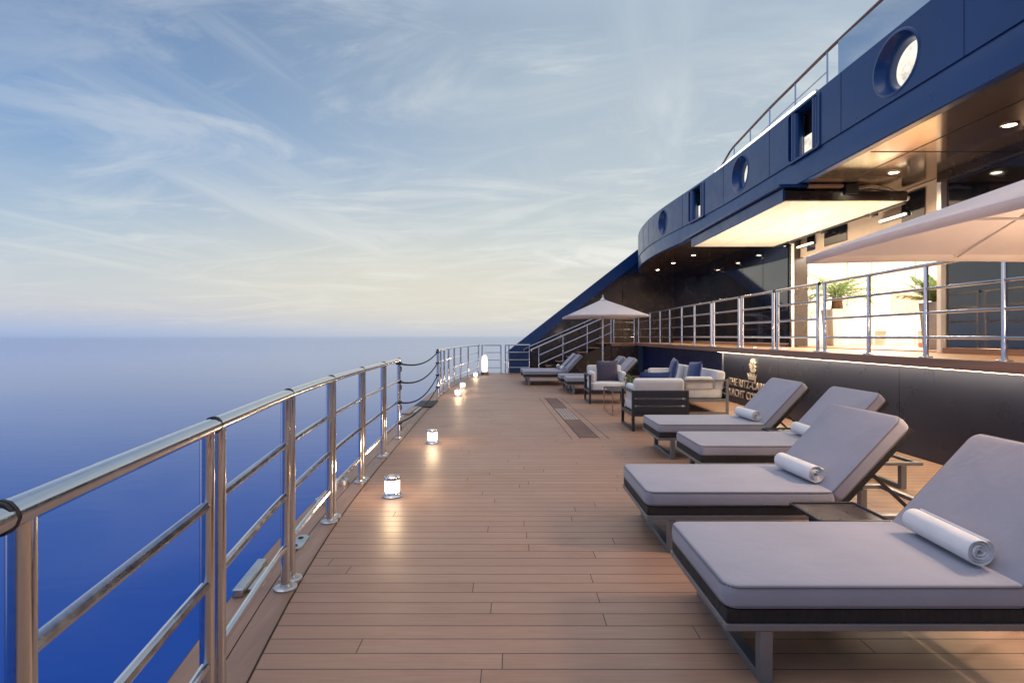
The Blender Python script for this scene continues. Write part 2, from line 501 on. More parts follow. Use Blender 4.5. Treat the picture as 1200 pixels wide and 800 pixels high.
# ------------------------------------------------------------------ lettering on the wall
def text_obj(s, size, loc, parent, name):
    cu = bpy.data.curves.new(name, 'FONT'); cu.body = s; cu.size = size; cu.extrude = .008; cu.offset = .002
    cu.space_character = 1.16
    to = bpy.data.objects.new('tmp', cu); COL.objects.link(to)
    bpy.context.view_layer.update()
    me = bpy.data.meshes.new_from_object(to.evaluated_get(bpy.context.evaluated_depsgraph_get()))
    bpy.data.objects.remove(to)
    me.transform(Matrix(((0, 0, -1, 0), (-1, 0, 0, 0), (0, 1, 0, 0), (0, 0, 0, 1))))
    me.materials.clear(); me.materials.append(M['gold'])
    o = bpy.data.objects.new(name, me); COL.objects.link(o); o.parent = parent; o.location = loc
    return o
sign = thing('wall_lettering', 'raised pale metal lettering in two lines on the dark wall', 'sign', (WALLX-.012, 11.75, .18))
def word_line(words, size, z):
    off = 0.0
    for wd in words:
        o = text_obj(wd, size, (0, -off, z), sign, 'letter_word')
        ext = [v.co.y for v in o.data.vertices]
        off += -min(ext) + size*.40
word_line(['THE', 'RITZ-CARLTON'], .215, .19)
word_line(['YACHT', 'COLLECTION'], .215, -.03)
# lion head above a crown, raised metal
emb = thing('wall_emblem', 'raised metal lion head and crown emblem above the lettering', 'emblem', (WALLX-.004, 10.62, .50))
def onwall(a, b, d): return (-d, -a, b)
lion = [(-.02, .2), (.06, .21), (.12, .2), (.16, .24), (.13, .28), (.17, .31), (.13, .35), (.16, .39), (.11, .42), (.1, .46), (.04, .47),
        (-.02, .455), (-.06, .42), (-.05, .39), (-.11, .36), (-.12, .33), (-.07, .32), (-.1, .29), (-.05, .275), (-.06, .24)]
MB().prism(lion, onwall, 0, .02).build('lion_head', M['gold'], emb)
MB().prism([(.0, .36), (.03, .375), (.0, .39), (-.03, .375)], onwall, .02, .026).prism([(.05, .26), (.075, .3), (.06, .36), (.09, .4), (.07, .36), (.09, .3)], onwall, .02, .026).build('lion_detail', M['rubber'], emb)
crown = [(-.14, 0), (.14, 0), (.15, .07), (.2, .17), (.12, .11), (.09, .19), (.03, .11), (0, .19), (-.03, .11), (-.09, .19), (-.12, .11), (-.2, .17), (-.15, .07)]
MB().prism(crown, onwall, 0, .018).build('crown', M['gold'], emb)
MB().prism([(-.12, .025), (.12, .025), (.125, .055), (-.125, .055)], onwall, .018, .023).build('crown_band', M['rubber'], emb)

# ------------------------------------------------------------------ railings
HT, HR = 1.075, (.8, .52, .235)
def railing(name, label, path, posts, z0=0.0, r_top=.033, r_post=.0245, r_rail=.0175, group=None, cap=True, h=1.0, glass=False):
    """path: fn(t)->(x,y), t0,t1 are first/last of posts param; posts: list of parameters (may exceed)"""
    fn, t0, t1, n = path
    px, py = fn(posts[0])
    th = thing(name, label, 'railing', (px, py, z0), 0, group)
    def loc(t, z): x, y = fn(t); return (x-px, y-py, z)
    ts = frange(t0, t1, n)
    MB().tube([loc(t, HT*h) for t in ts], r_top, 12, flat=.82).build('top_rail', M['steel'], th)
    for z in HR:
        MB().tube([loc(t, z*h) for t in frange(posts[0], posts[-1], n)], r_rail, 8).build('rail', M['steel'], th)
    for t in posts:
        x, y, _ = loc(t, 0)
        p = MB().tube([(x, y, .0), (x, y, HT*h-.01)], r_post, 12).build('post', M['steel'], th)
        MB().lathe([(0, 0), (.062, 0), (.062, .012), (.055, .016), (.03, .018), (.026, .03), (.0, .03)], 18, (x, y, .004)).build('base_plate', M['steel_dull'], p)
    if cap:
        for t in (t0, t1):
            a = loc(t, HT*h)
            MB().lathe([(0, -.004), (r_top*.98, -.004), (r_top*.98, .004), (0, .004)], 12, a, Matrix.Rotation(R(90), 3, 'X')).build('end_cap', M['rubber'], th)
    return th
side = lambda y: (railx(y), y)
joints = [-.15, .975, 2.0, 3.08, 4.16, 5.28, 6.38, 7.47]
names = ['nearest polished steel railing section partly outside the left of the frame',
         'polished steel railing section at the bottom left, with the longest top rail',
         'second full polished steel railing section, beside the flat steel edge block',
         'polished steel railing section over the oblong deck plate',
         'polished steel railing section beside the two round deck sockets',
         'short polished steel railing section level with the second lantern',
         'polished steel railing section ending at the rope gap']
for i in range(7):
    a, b = joints[i], joints[i+1]
    last = i == 6
    railing('deck_railing', names[i], (side, a+.006, b-.006, 6), [a+.056, b-(.02 if last else .056)], group='railing sections along the deck edge')
far = lambda y: (railx(y), y)
railing('deck_railing', 'curving polished steel railing beyond the rope gap, with many close posts', (far, 12.7, 20.2, 24),
        [12.7, 13.25, 13.9, 14.75, 15.8, 17, 18.4, 20.1], group='railing sections along the deck edge')
tr = lambda x: (x, 20.35+.13*(x+1.2))
railing('deck_railing', 'steel railing crossing the far end of the deck behind the tall glowing lantern', (tr, -1.15, -.40, 4), [-1.12, -.42], cap=False)
railing('deck_railing', 'steel railing standing in front of the navy foot of the sloping wall', (tr, -.27, .68, 4), [-.25, -.12, .66], cap=False)
# gate ropes
for k, z in enumerate((1.03, .78, .5, .22)):
    a = Vector((railx(7.45), 7.45, z)); b = Vector((railx(12.68), 12.68, z))
    pts = []
    for i in range(25):
        t = i/24; p = a.lerp(b, t); p.z -= .20*4*t*(1-t)*(.6+.2*k) if k < 3 else .12*4*t*(1-t)
        pts.append(p)
    mb = MB().tube(pts, .013, 7)
    for e in (a, b):
        mb.tube([e+Vector((.032*math.cos(q), .032*math.sin(q), .01*math.sin(2*q))) for q in [2*math.pi*j/12 for j in range(12)]], .014, 6, closed=True)
    mb.tube([a, a+Vector((.03, .02, -.06)), a+Vector((.02, .05, -.11))], .009, 6)
    o = mb.build('gate_rope', M['rope'])
    tag(o, ['topmost black rope across the railing gap', 'second black rope from the top across the railing gap',
            'third black rope from the top across the railing gap', 'lowest black rope across the railing gap'][k], 'rope', 'ropes across the railing gap')

# upper deck railing
uside = lambda y: (EDGEX+.03, y)
for lab, a, b, ps in [
    ('long nearest upper deck railing section at the right edge, beside the big parasol', 1.4, 7.86, [1.5, 2.6, 3.8, 4.97, 5.91, 6.86, 7.82]),
    ('upper deck railing section in front of the palm in the white pot', 7.96, 9.25, [8.0, 9.21]),
    ('upper deck railing section right of the dark glazed wall reflections', 9.33, 10.66, [9.37, 10.62]),
    ('upper deck railing section above the emblem on the wall', 10.74, 12.16, [10.78, 12.12]),
    ('longest far upper deck railing section above the navy wall, with evenly spaced single posts', 12.24, 19.45, [12.28, 13.4, 14.4, 15.5, 16.5, 17.7, 19.3])]:
    railing('upper_railing', lab, (uside, a, b, 4), ps, UZ+.008, r_top=.027, r_post=.024, h=.93, group='railing sections along the upper deck')
lf = lambda x: (x, 19.56)
railing('upper_railing', 'short steel railing on the stair landing behind the far parasol', (lf, 3.62, 4.4, 3), [3.65, 4.38], UZ, h=.93, cap=False)

# ------------------------------------------------------------------ stairs
st = thing('deck_stairs', 'dark flight of steps rising to the upper deck at the far end', 'stairs', (.85, 20.0, 0))
N = 7
for i in range(N):
    MB().span((i*.385, -.4, (i+1)*UZ/N-.03), (i*.385+.4, .5, (i+1)*UZ/N-.001), .006).build('step', M['trim'], st)
prof = [(0, 0), (2.69, 0), (2.69, UZ-.03)] + [(0, .14)]
MB().prism(prof, lambda a, b, d: (a, d, b), -.46, -.41).build('stringer', M['darkpanel'], st)
MB().prism(prof, lambda a, b, d: (a, d, b), .51, .56).build('stringer', M['darkpanel'], st)
for yy, lab in ((-.44, 'nearer sloping steel stair railing, in front of the steps'), (.70, 'farther sloping steel stair handrail, fixed to the dark wall')):
    near = yy < 0
    h = thing('stair_handrail', lab, 'handrail', (.85, 20+yy, 0))
    sl = UZ/2.7
    for z, r in ((1.02, .028), (.70, .017), (.38, .017)) if near else ((1.12, .028),):
        x0 = (-.12 if z > 1 else .12) if near else -.35
        pts = [(x0, 0, z+sl*x0-.03), (2.72, 0, z+sl*2.72)]
        if z > 1:
            pts = [(x0-.02, 0, z+sl*x0-.12), (x0-.06, 0, z+sl*x0-.05)] + pts
        MB().tube(pts, r, 8).build('rail', M['steel'], h)
    for x in (.12, .98, 1.85, 2.7) if near else (.1, 1.0, 1.9):
        if near: MB().tube([(x, 0, max(0, sl*x-.02)), (x, 0, 1.02+sl*x)], .022, 10).build('post', M['steel'], h)
        else: MB().tube([(x, 0, 1.10+sl*x), (x, .02, 1.03+sl*x), (x, .275, 1.03+sl*x)], .014, 8).build('bracket', M['steel'], h)
# small warm step lights on the stringer
for x, z in ((.75, .62), (1.75, 1.02)):
    pass

# ------------------------------------------------------------------ sloping navy wing wall at the far end
wing = thing('wing_wall', 'tall sloping navy wall at the far end with dark inner panels', 'wall', (0, 21.0, 0))
f = lambda a, b, d: (a, d, b)
def diag(x): return .84 + (x+.16)*(4.75-.84)/5.01
MB().prism([(-.16, -.35), (7.2, -.35), (7.2, 4.75), (4.85, 4.75), (-.16, .84)], f, .05, .35).build('wall_core', M['navy'], wing)
dn = Vector((4.75-.84, -5.01)).normalized()*.40
MB().prism([(-.16, .842), (4.85, 4.752), (4.85+dn.x, 4.752+dn.y), (-.16+dn.x, .842+dn.y)], f, -.12, .048).build('sloping_edge', M['navy'], wing)
MB().prism([(-.16, 0), (.70, 0), (.70, diag(.70)-.52), (-.16+dn.x, .842+dn.y), (-.16, .842)], f, -.05, .046).build('foot_panel', M['navy'], wing)
xs = [.71, 2.2, 3.35, 4.25, 7.1]
for i, (a, b) in enumerate(zip(xs, xs[1:])):
    q = [(a+.008, 0), (b-.008, 0), (b-.008, min(4.3, diag(b)-.5)), (a+.008, diag(a)-.5)]
    MB().prism(q, f, -.02, .045).build('inner_panel', M['brownpanel'] if i in (2,) else M['darkpanel'], wing)

# ------------------------------------------------------------------ glazed side wall
gw = thing('glazed_wall', 'long dark glossy glazed wall along the upper deck', 'wall', (GLX, 0, UZ))
def gl_panels(y0, y1, w):
    n = max(1, round((y1-y0)/w))
    for i in range(n):
        a, b = y0+(y1-y0)*i/n, y0+(y1-y0)*(i+1)/n
        MB().span((0, a+.012, .08), (.06, b-.012, CEILZ-UZ), .002).build('glass_panel', M['glassdark'], gw)
        MB().span((.02, b-.011, .08), (.07, b+.011, CEILZ-UZ), 0).build('mullion', M['rubber'], gw)
gl_panels(12.35, 20.95, 1.22)
gl_panels(-6, 7.85, 1.7)
MB().span((-.05, 12.36, 0), (.07, 20.95, .075), .004).build('sill', M['trim'], gw)
MB().span((-.05, -6, 0), (.07, 7.85, .075), .004).build('sill', M['trim'], gw)
MB().span((-.05, 12.07, 0), (.0, 12.12, 2.6), .006).build('door_jamb', M['white'], gw)
MB().span((.01, 12.07, 0), (.3, 12.33, 2.6), .006).build('door_jamb', M['darkpanel'], gw)
MB().span((-.06, 7.87, 0), (.06, 7.95, 2.6), .006).build('door_jamb', M['white'], gw)
# header over the opening
MB().span((.12, 8.0, 1.98), (.22, 12.04, 2.6), .004).build('header_panel', M['beige'], gw)
for a, b in ((11.45, 11.75), (10.35, 11.1), (8.4, 8.9)):
    MB().span((.105, a, 2.06), (.119, b, 2.52), .002).build('header_window', M['glassdark'], gw)

# lounge interior
lr = thing('lounge_room', 'bright white lounge interior behind the wide opening on the upper deck', 'room', (9, 11, UZ))
MB().span((-2.7, -4, .003), (3.6, 3.6, .02), 0).build('room_floor', M['upperdeck'], lr)
MB().span((-2.7, 3.5, .02), (3.6, 3.7, 2.6), 0).build('far_wall', M['white'], lr)
MB().span((3.5, -4, .02), (3.7, 3.49, 2.6), 0).build('side_wall', M['white'], lr)
MB().span((-2.6, -4.1, .02), (3.6, -3.95, 2.6), 0).build('near_wall', M['white'], lr)
MB().span((-2.6, -4, 2.45), (3.6, 3.49, 2.55), 0).build('room_ceiling', M['white'], lr)
for x in (-1.2, -.1, .55, 1.7, 2.5):
    MB().span((x-.008, 3.475, .02), (x+.008, 3.498, 2.44), 0).build('wall_seam', M['beige'], lr)
MB().span((-2.5, 3.46, 1.5), (3.4, 3.498, 1.53), 0).build('wall_rail', M['beige'], lr)
pic = thing('wall_picture', 'pink and peach picture on the bright lounge wall', 'picture', (10.42, 14.47, 2.3))
MB().span((-.36, -.04, -.26), (.36, -.001, .26), .006).build('picture_frame', M['beige'], pic)
MB().span((-.32, -.05, -.22), (.0, -.041, .22), 0).build('picture_panel', M['pink'], pic)
MB().span((.01, -.05, -.22), (.32, -.041, .22), 0).build('picture_panel', M['pink'], pic)
bench = thing('lounge_bench', 'pale low bench against the far wall of the bright lounge', 'bench', (9.4, 13.9, UZ+.02))
MB().span((-1.2, -.25, .36), (1.2, .25, .42), .01).build('bench_top', M['white'], bench)
for x in (-1.1, 0, 1.1):
    MB().span((x-.02, -.22, 0), (x+.02, .22, .358), .003).build('bench_leg', M['white'], bench)
step = MB().span((8.1, 9.9, UZ+.021), (9.6, 10.9, UZ+.12), .012).build('low_step', M['trim'])
tag(step, 'brown wooden low step on the lounge floor', 'step')

# potted palms
def palm(x, y, label, seed, pot_mat, pot_h, pot_r, trunk_h, nf, fl, potlabel, droop=.5):
    rnd = random.Random(seed)
    p = thing('plant_pot', potlabel, 'plant pot', (x, y, UZ+.02))
    k = .78
    pts = lambda r: [(a, b) for a, b in round_rect(r, r, r*.12, 3)]
    mb = MB()
    rows = []
    for r, z in ((pot_r*k*.98, 0), (pot_r*k, .01), (pot_r, pot_h-.01), (pot_r*.99, pot_h), (pot_r*.9, pot_h), (pot_r*.89, pot_h-.06)):
        q = pts(r); rows.append([(a, b, z) for a, b in q+q[:1]])
    mb.sheet(rows); mb.build('pot_body', pot_mat, p)
    q = pts(pot_r*.885); MB().face([(a, b, pot_h-.055) for a, b in q]).build('soil', M['bark'], p)
    t = thing('palm_plant', label, 'plant', (x, y, UZ+.02+pot_h-.05))
    mb = MB(); pr = []
    for i in range(14):
        z = trunk_h*i/13; pr.append(((.12-.02*i/13)*(1+.14*(i % 2)), z))
    mb.lathe([(0, 0)]+pr+[(0, trunk_h+.02)], 14); mb.build('trunk', M['bark'], t)
    for i in range(nf):
        az = i*2.399+rnd.random()*.3; el = R(78-62*(i/nf)+rnd.uniform(-8, 8)); L = fl*rnd.uniform(.8, 1.1)
        d = Vector((math.cos(az), math.sin(az), 0)); mb = MB()
        pts_ = []
        p0 = Vector((0, 0, trunk_h))+d*.05; e = el; n = 14
        for k_ in range(n+1):
            pts_.append(p0.copy()); p0 = p0+(d*math.cos(e)+Vector((0, 0, 1))*math.sin(e))*(L/n); e -= droop*2.6/n
        mb.tube(pts_, [.011*(1-.8*k_/n) for k_ in range(n+1)], 5)
        sd = Vector((-d.y, d.x, 0))
        for k_ in range(2, n*2):
            s = k_/(n*2); i0 = min(n-1, int(s*n)); f0 = s*n-i0
            c = pts_[i0].lerp(pts_[i0+1], f0); tg = (pts_[i0+1]-pts_[i0]).normalized()
            ll = L*.42*math.sin(math.pi*(.12+.8*s))*rnd.uniform(.85, 1.1)
            for sg in (-1, 1):
                dr = (tg*.75+sd*sg*.8+Vector((0, 0, rnd.uniform(-.1, .3)))).normalized()
                tip = c+dr*ll+Vector((0, 0, -.25*ll)); mid = c+dr*ll*.5
                w = tg*.014
                mb.face([c-w*.5, mid-w, tip, mid+w, c+w*.5])
        mb.build('frond', M['leaf'], t, recalc=False)
palm(7.5, 12.6, 'palm with wide drooping fronds growing in the tall white pot', 3, M['potwhite'], .84, .25, .32, 20, 1.05, 'tall white tapered pot holding the wide palm', .6)
palm(7.05, 9.02, 'spiky upright green plant in the grey pot by the dark glass', 8, M['potgrey'], .78, .2, .06, 26, .5, 'tall grey tapered pot beside the dark glass on the right', .12)

# ------------------------------------------------------------------ curved blue bulwark of the deck above
BCURVE = [(8, 4.44), (10, 4.44), (11.5, 4.42), (13, 4.34), (14.7, 4.21), (16, 4.16), (17, 4.185), (18.3, 4.30), (19.7, 4.56), (20.6, 4.85), (21.1, 5.1)]
def bulwark_path():
    P = []
    for y in frange(-6, 12.5, 37): P.append((4.44 if y < 8 else spline(BCURVE, y), y))
    for y in frange(12.8, 21.0, 40): P.append((spline(BCURVE, y), y))
    return P
BP = bulwark_path()
S = [0]
for a, b in zip(BP, BP[1:]): S.append(S[-1]+math.hypot(b[0]-a[0], b[1]-a[1]))
def bpoint(s, d=0.0):
    s = max(0, min(S[-1]-1e-6, s))
    for i in range(len(S)-1):
        if S[i] <= s <= S[i+1]: break
    t = (s-S[i])/(S[i+1]-S[i])
    x = BP[i][0]+(BP[i+1][0]-BP[i][0])*t; y = BP[i][1]+(BP[i+1][1]-BP[i][1])*t
    tx, ty = BP[i+1][0]-BP[i][0], BP[i+1][1]-BP[i][1]; l = math.hypot(tx, ty)
    return (x+ty/l*d, y-tx/l*d)       # d>0 goes inboard (towards +x on the straight run)
SEAM = 4.14
holes = []      # (s, z, kind)
for y in (6.31, 10.6, 15.15): holes.append((y+6, 4.55, 'port'))
for y in (8.30, 12.86): holes.append((y+6, 4.53, 'gate'))
holes.append((2.0+6, 4.55, 'port')); holes.sort()
PR_, PZ_ = .36, .33
GW_, GH_ = .42, .37
T_ = .30
blk = thing('upper_bulwark', 'curved navy blue bulwark of the deck above, with round and square openings', 'bulwark', (4.44, 0, CEILZ))
def W3(s, z, d=0.0):
    x, y = bpoint(s, d); return (x-4.44, y, z-CEILZ)
mb = MB(); bm = mb.bm
cuts = sorted(set([0.0, S[-1]] + [h[0]-.6 for h in holes] + [h[0]+.6 for h in holes]))
SET = -.014
for a, b in zip(cuts, cuts[1:]):
    hs = [h for h in holes if a < h[0] < b]
    if not hs:
        n = max(1, int((b-a)/.22))
        mb.sheet([[W3(s, SEAM, .01), W3(s, SEAM, SET), W3(s, BTOP-.02, SET), W3(s, BTOP, SET+.02)] for s in frange(a, b, n)])
    else:
        s0, z0, kd = hs[0]
        outer = [(a, SEAM), (b, SEAM), (b, BTOP-.02), (a, BTOP-.02)]
        if kd == 'port': inner = [(s0+PR_*math.cos(q), z0+PZ_*math.sin(q)) for q in [2*math.pi*k/36 for k in range(36)]]
        else: inner = [(s0+x, z0+y) for x, y in round_rect(GW_, GH_, .06, 3)]
        allp = outer+inner
        tris = tessellate_polygon([[Vector((x, y, 0)) for x, y in outer], [Vector((x, y, 0)) for x, y in inner]])
        vs = [bm.verts.new(W3(x, y, SET)) for x, y in allp]
        for t3 in tris:
            try: bm.faces.new([vs[i] for i in t3])
            except ValueError: pass
        mb.sheet([[W3(a, SEAM, .01), W3(a, SEAM, SET)], [W3(b, SEAM, .01), W3(b, SEAM, SET)]])
        mb.sheet([[W3(a, BTOP-.02, SET), W3(a, BTOP, SET+.02)], [W3(b, BTOP-.02, SET), W3(b, BTOP, SET+.02)]])
mb.build('upper_plating', M['navy'], blk, recalc=False)
ss = frange(0, S[-1], 150)
MB().sheet([[W3(s, SEAM+.02, .004), W3(s, SEAM-.002, .004), W3(s, SEAM-.012, 0), W3(s, CEILZ+.015, 0), W3(s, CEILZ, .012), W3(s, CEILZ-.004, .10), W3(s, CEILZ+.02, .11)] for s in ss]).build('lower_plating', M['navy'], blk, recalc=False)
MB().sheet([[W3(s, BTOP, SET+.021), W3(s, BTOP+.004, T_), W3(s, CEILZ+.1, T_)] for s in ss]).build('inner_plating', M['white'], blk, recalc=False)
# raised vertical plate seams
for s in (3.1, 7.4, 11.35, 13.35, 15.4, 17.4, 19.7, 22.6, 23.5, 24.4, 25.3, 26.2):
    MB().sheet([[W3(s-.006, z, SET-.001), W3(s-.004, z, SET-.004), W3(s+.004, z, SET-.004), W3(s+.006, z, SET-.001)] for z in (SEAM, BTOP-.02)]).build('plate_seam', M['navydark'], blk, recalc=False)
for s0, z0, kd in holes:  # openings are backed by panes that glow in place of a lit inside
    if kd == 'port':
        ring = []
        prof = [(1.10, SET-.001), (1.07, SET-.007), (1.0, SET-.008), (.93, .02), (.86, .05), (.80, .10), (.77, .14), (.76, .20)]
        rows = [[W3(s0+PR_*f_*math.cos(q), z0+PZ_*f_*math.sin(q), d) for q in [2*math.pi*k/40 for k in range(41)]] for f_, d in prof]
        ph = MB().sheet(rows).build('porthole_ring', M['navy'], blk, recalc=False)
        MB().face([W3(s0+PR_*.76*math.cos(q), z0+PZ_*.76*math.sin(q), .195) for q in [2*math.pi*k/40 for k in range(40)]]).build('port_glow_pane', M['portglow'], ph)
    else:
        rows = []
        for f_, d in ((1.10, SET-.001), (1.09, SET-.018), (1.0, SET-.018), (.985, .05), (.985, .2)):
            q = round_rect(GW_*f_, GH_*f_, .06, 3); rows.append([W3(s0+x, z0+y, d) for x, y in q+q[:1]])
        gt = MB().sheet(rows).build('gate_frame', M['navy'], blk, recalc=False)
        for sg in (-1, 1):
            c0, c1 = W3(s0+sg*.30, z0-.36, .05), W3(s0+sg*.30, z0+.36, .05)
            MB().tube([c0, c1], .085, 14).build('roller', M['navy'], gt)
        MB().face([W3(s0-.36, z0-.36, .195), W3(s0+.36, z0-.36, .195), W3(s0+.36, z0+.02, .195), W3(s0-.36, z0+.02, .195)]).build('gate_glow_pane', M['portglow'], gt)
        MB().face([W3(s0-.36, z0+.021, .197), W3(s0+.36, z0+.021, .197), W3(s0+.36, z0+.36, .197), W3(s0-.36, z0+.36, .197)]).build('gate_dark_pane', M['rubber'], gt)  # dark pane across the upper half of the opening

# ceiling below it
cp = [(x+.09 if i < 49 else x, y) for i, (x, y) in enumerate(BP)]
cpoly = [(bpoint(s, .10)) for s in frange(0.02, S[-1]-.02, 90)] + [(7.05, 20.95), (7.05, -6)]
cl = MB().prism([(x, y) for x, y in cpoly], lambda a, b, d: (a, b, d), CEILZ+.004, CEILZ+.06).build('overhang_ceiling', M['ceil'])
tag(cl, 'dark glossy bronze ceiling under the deck above', 'ceiling')
for y in (3.2, 7.0, 14.0, 17.0):
    MB().span((4.6, y-.006, CEILZ-.001), (6.2, y+.006, CEILZ+.0035), 0).build('ceiling_joint', M['rubber'], cl)
MB().span((5.1, -6, CEILZ-.001), (5.11, 8.2, CEILZ+.0035), 0).build('ceiling_joint', M['rubber'], cl)
MB().span((GLX-.1, -6, CEILZ-.14), (GLX-.002, 7.9, CEILZ+.003), .006).build('ceiling_beam', M['darkpanel'], cl)

lights = [(5.55, 2.6), (5.55, 4.35), (5.56, 6.1), (5.5, 7.87), (5.31, 14.25), (5.29, 15.9), (5.2, 17.6), (5.18, 19.4)]
llabels = {2: 'brightest ceiling downlight at the upper right of the photo', 3: 'ceiling downlight between the brightest downlight and the raised hull door',
           4: 'downlight nearest beyond the raised hull door', 5: 'second downlight beyond the raised hull door', 6: 'third downlight beyond the raised hull door',
           7: 'farthest downlight, close to the sloping wall', 0: 'ceiling downlight nearest overhead, out of frame', 1: 'ceiling downlight just outside the right of the frame'}
def spot(loc, energy, col=(1, .72, .42), size=150, blend=.6, rad=.05, rot=(0, 0, 0)):
    l = bpy.data.lights.new('spot_lamp', 'SPOT'); l.energy = energy; l.color = col; l.spot_size = R(size); l.spot_blend = blend; l.shadow_soft_size = rad
    o = bpy.data.objects.new('spot_lamp', l); COL.objects.link(o); o.location = loc; o.rotation_euler = rot
    return o
for i, (x, y) in enumerate(lights):
    if i < 2: pass
    t = thing('ceiling_downlight', llabels[i], 'downlight', (x, y, CEILZ), 0, 'downlights in the dark ceiling')
    MB().lathe([(.058, .003), (.08, .002), (.086, -.004), (.08, -.01), (.065, -.012), (.058, .002)], 24).build('bezel', M['steel'], t)
    MB().lathe([(0, -.004), (.058, -.004)], 24).build('lens', M['lamp'], t)
    spot((x, y, CEILZ-.03), 115)

# ------------------------------------------------------------------ raised hull door
DX0, DX1, DY0, DY1, DZ = 4.22, 6.12, 8.45, 12.75, 3.49
door = thing('raised_hull_door', 'hull door swung up level, blue outside with a lit cream underside', 'hull door', (DX0, DY0, DZ))
MB().span((0, 0, .012), (DX1-DX0, DY1-DY0, .16), .008).build('door_panel', M['darkpanel'], door)
w3 = (DX1-DX0-.02)/3
for k in range(3):
    MB().span((.012+k*w3, .012, 0), (.012+(k+1)*w3-.01, DY1-DY0-.012, .0115), .002).build('underside_panel', M['cream'], door)
MB().span((-.035, -.01, -.01), (-.001, DY1-DY0+.01, .20), .008).build('outer_plating', M['navy'], door)
MB().span((-.10, -.03, .205), (.35, DY1-DY0+.4, .262), .015).build('drip_lip', M['navy'], door)
MB().span((.36, -.03, .205), (.9, .06, .262), .012).build('bracket_rail', M['beige'], door)
MB().span((.92, -.05, .10), (1.12, .12, .262), .012).build('hinge_block', M['rubber'], door)
for yy in (.06, DY1-DY0-.2):
    MB().tube([(1.1, yy, .2), (1.35, yy, .24), (1.6, yy, .20), (1.95, yy, .05)], .04, 10).build('hydraulic_arm', M['steel_dull'], door)
for yy in (.9, 2.4, 3.6):
    hb = MB().box((DX1-DX0+.03, yy, .02), (.16, .14, .12), .01).build('hinge_bracket', M['framedark'], door)
    MB().tube([(DX1-DX0-.05, yy-.1, .0), (DX1-DX0+.02, yy, -.05), (DX1-DX0+.15, yy+.1, .0)], .018, 8).build('hinge_rod', M['steel'], hb)
MB().span((DX1-DX0-.04, .02, -.03), (DX1-DX0-.001, DY1-DY0-.02, -.001), .004).build('edge_rail', M['framedark'], door)
# tube lights on the hinge side
for yy, lab in ((9.05, 'nearer glowing tube light below the hinge edge of the raised door'), (11.75, 'farther glowing tube light below the hinge edge of the raised door')):
    tl = thing('tube_light', lab, 'light', (GLX+.06, yy, 3.36), 0, 'tube lights under the hinge edge')
    MB().tube([(0, -.3, 0), (0, .3, 0)], .022, 10).build('lamp_tube', M['tube'], tl)
    MB().span((.02, -.33, -.03), (.06, .33, .03), .004).build('lamp_bracket', M['framedark'], tl)

# top deck railing above the bulwark
TP = [(4.58, -3), (4.58, 2), (4.58, 6), (4.62, 8), (4.72, 10), (4.90, 12.2), (5.35, 14.4), (6.2, 16.2)]
def tpath(y):
    for (x0, y0), (x1, y1) in zip(TP, TP[1:]):
        if y0 <= y <= y1: return x0+(x1-x0)*(y-y0)/(y1-y0)
    return TP[-1][0]
tr_ = thing('top_railing', 'slender railing with glass on the deck above the blue bulwark', 'railing', (4.58, 8, BTOP+.005))
def tp(y, z): return (tpath(y)-4.58, y-8, z)
MB().tube([tp(y, .60) for y in frange(-3, 16.2, 60)], .024, 10).build('handrail', M['trim'], tr_)
for z in (.3, .12):
    MB().tube([tp(y, z) for y in frange(8.0, 16.2, 40)], .01, 8).build('rail', M['steel'], tr_)
for y in [7.7, 8.0, 9, 10, 11, 12, 13, 14, 15]:
    MB().tube([tp(y, -.2), tp(y, .6)], .014, 8).build('post', M['steel'], tr_)
for a, b in ((-2.9, 1.2), (1.25, 4.6), (4.65, 7.66)):
    MB().face([(0, a-8, -.1), (0, b-8, -.1), (0, b-8, .56), (0, a-8, .56)]).build('glass_panel', M['glass'], tr_)
ll = thing('light_line', 'bright white line of light along the top of the blue bulwark', 'light strip', (4.5, 8, BTOP+.006))
MB().span((.02, .2, .05), (.06, 4.2, .10), .004).build('lamp_tube', M['ledwhite'], ll)
MB().span((.061, .2, 0), (.1, 4.2, .13), .004).build('lamp_channel', M['white'], ll)

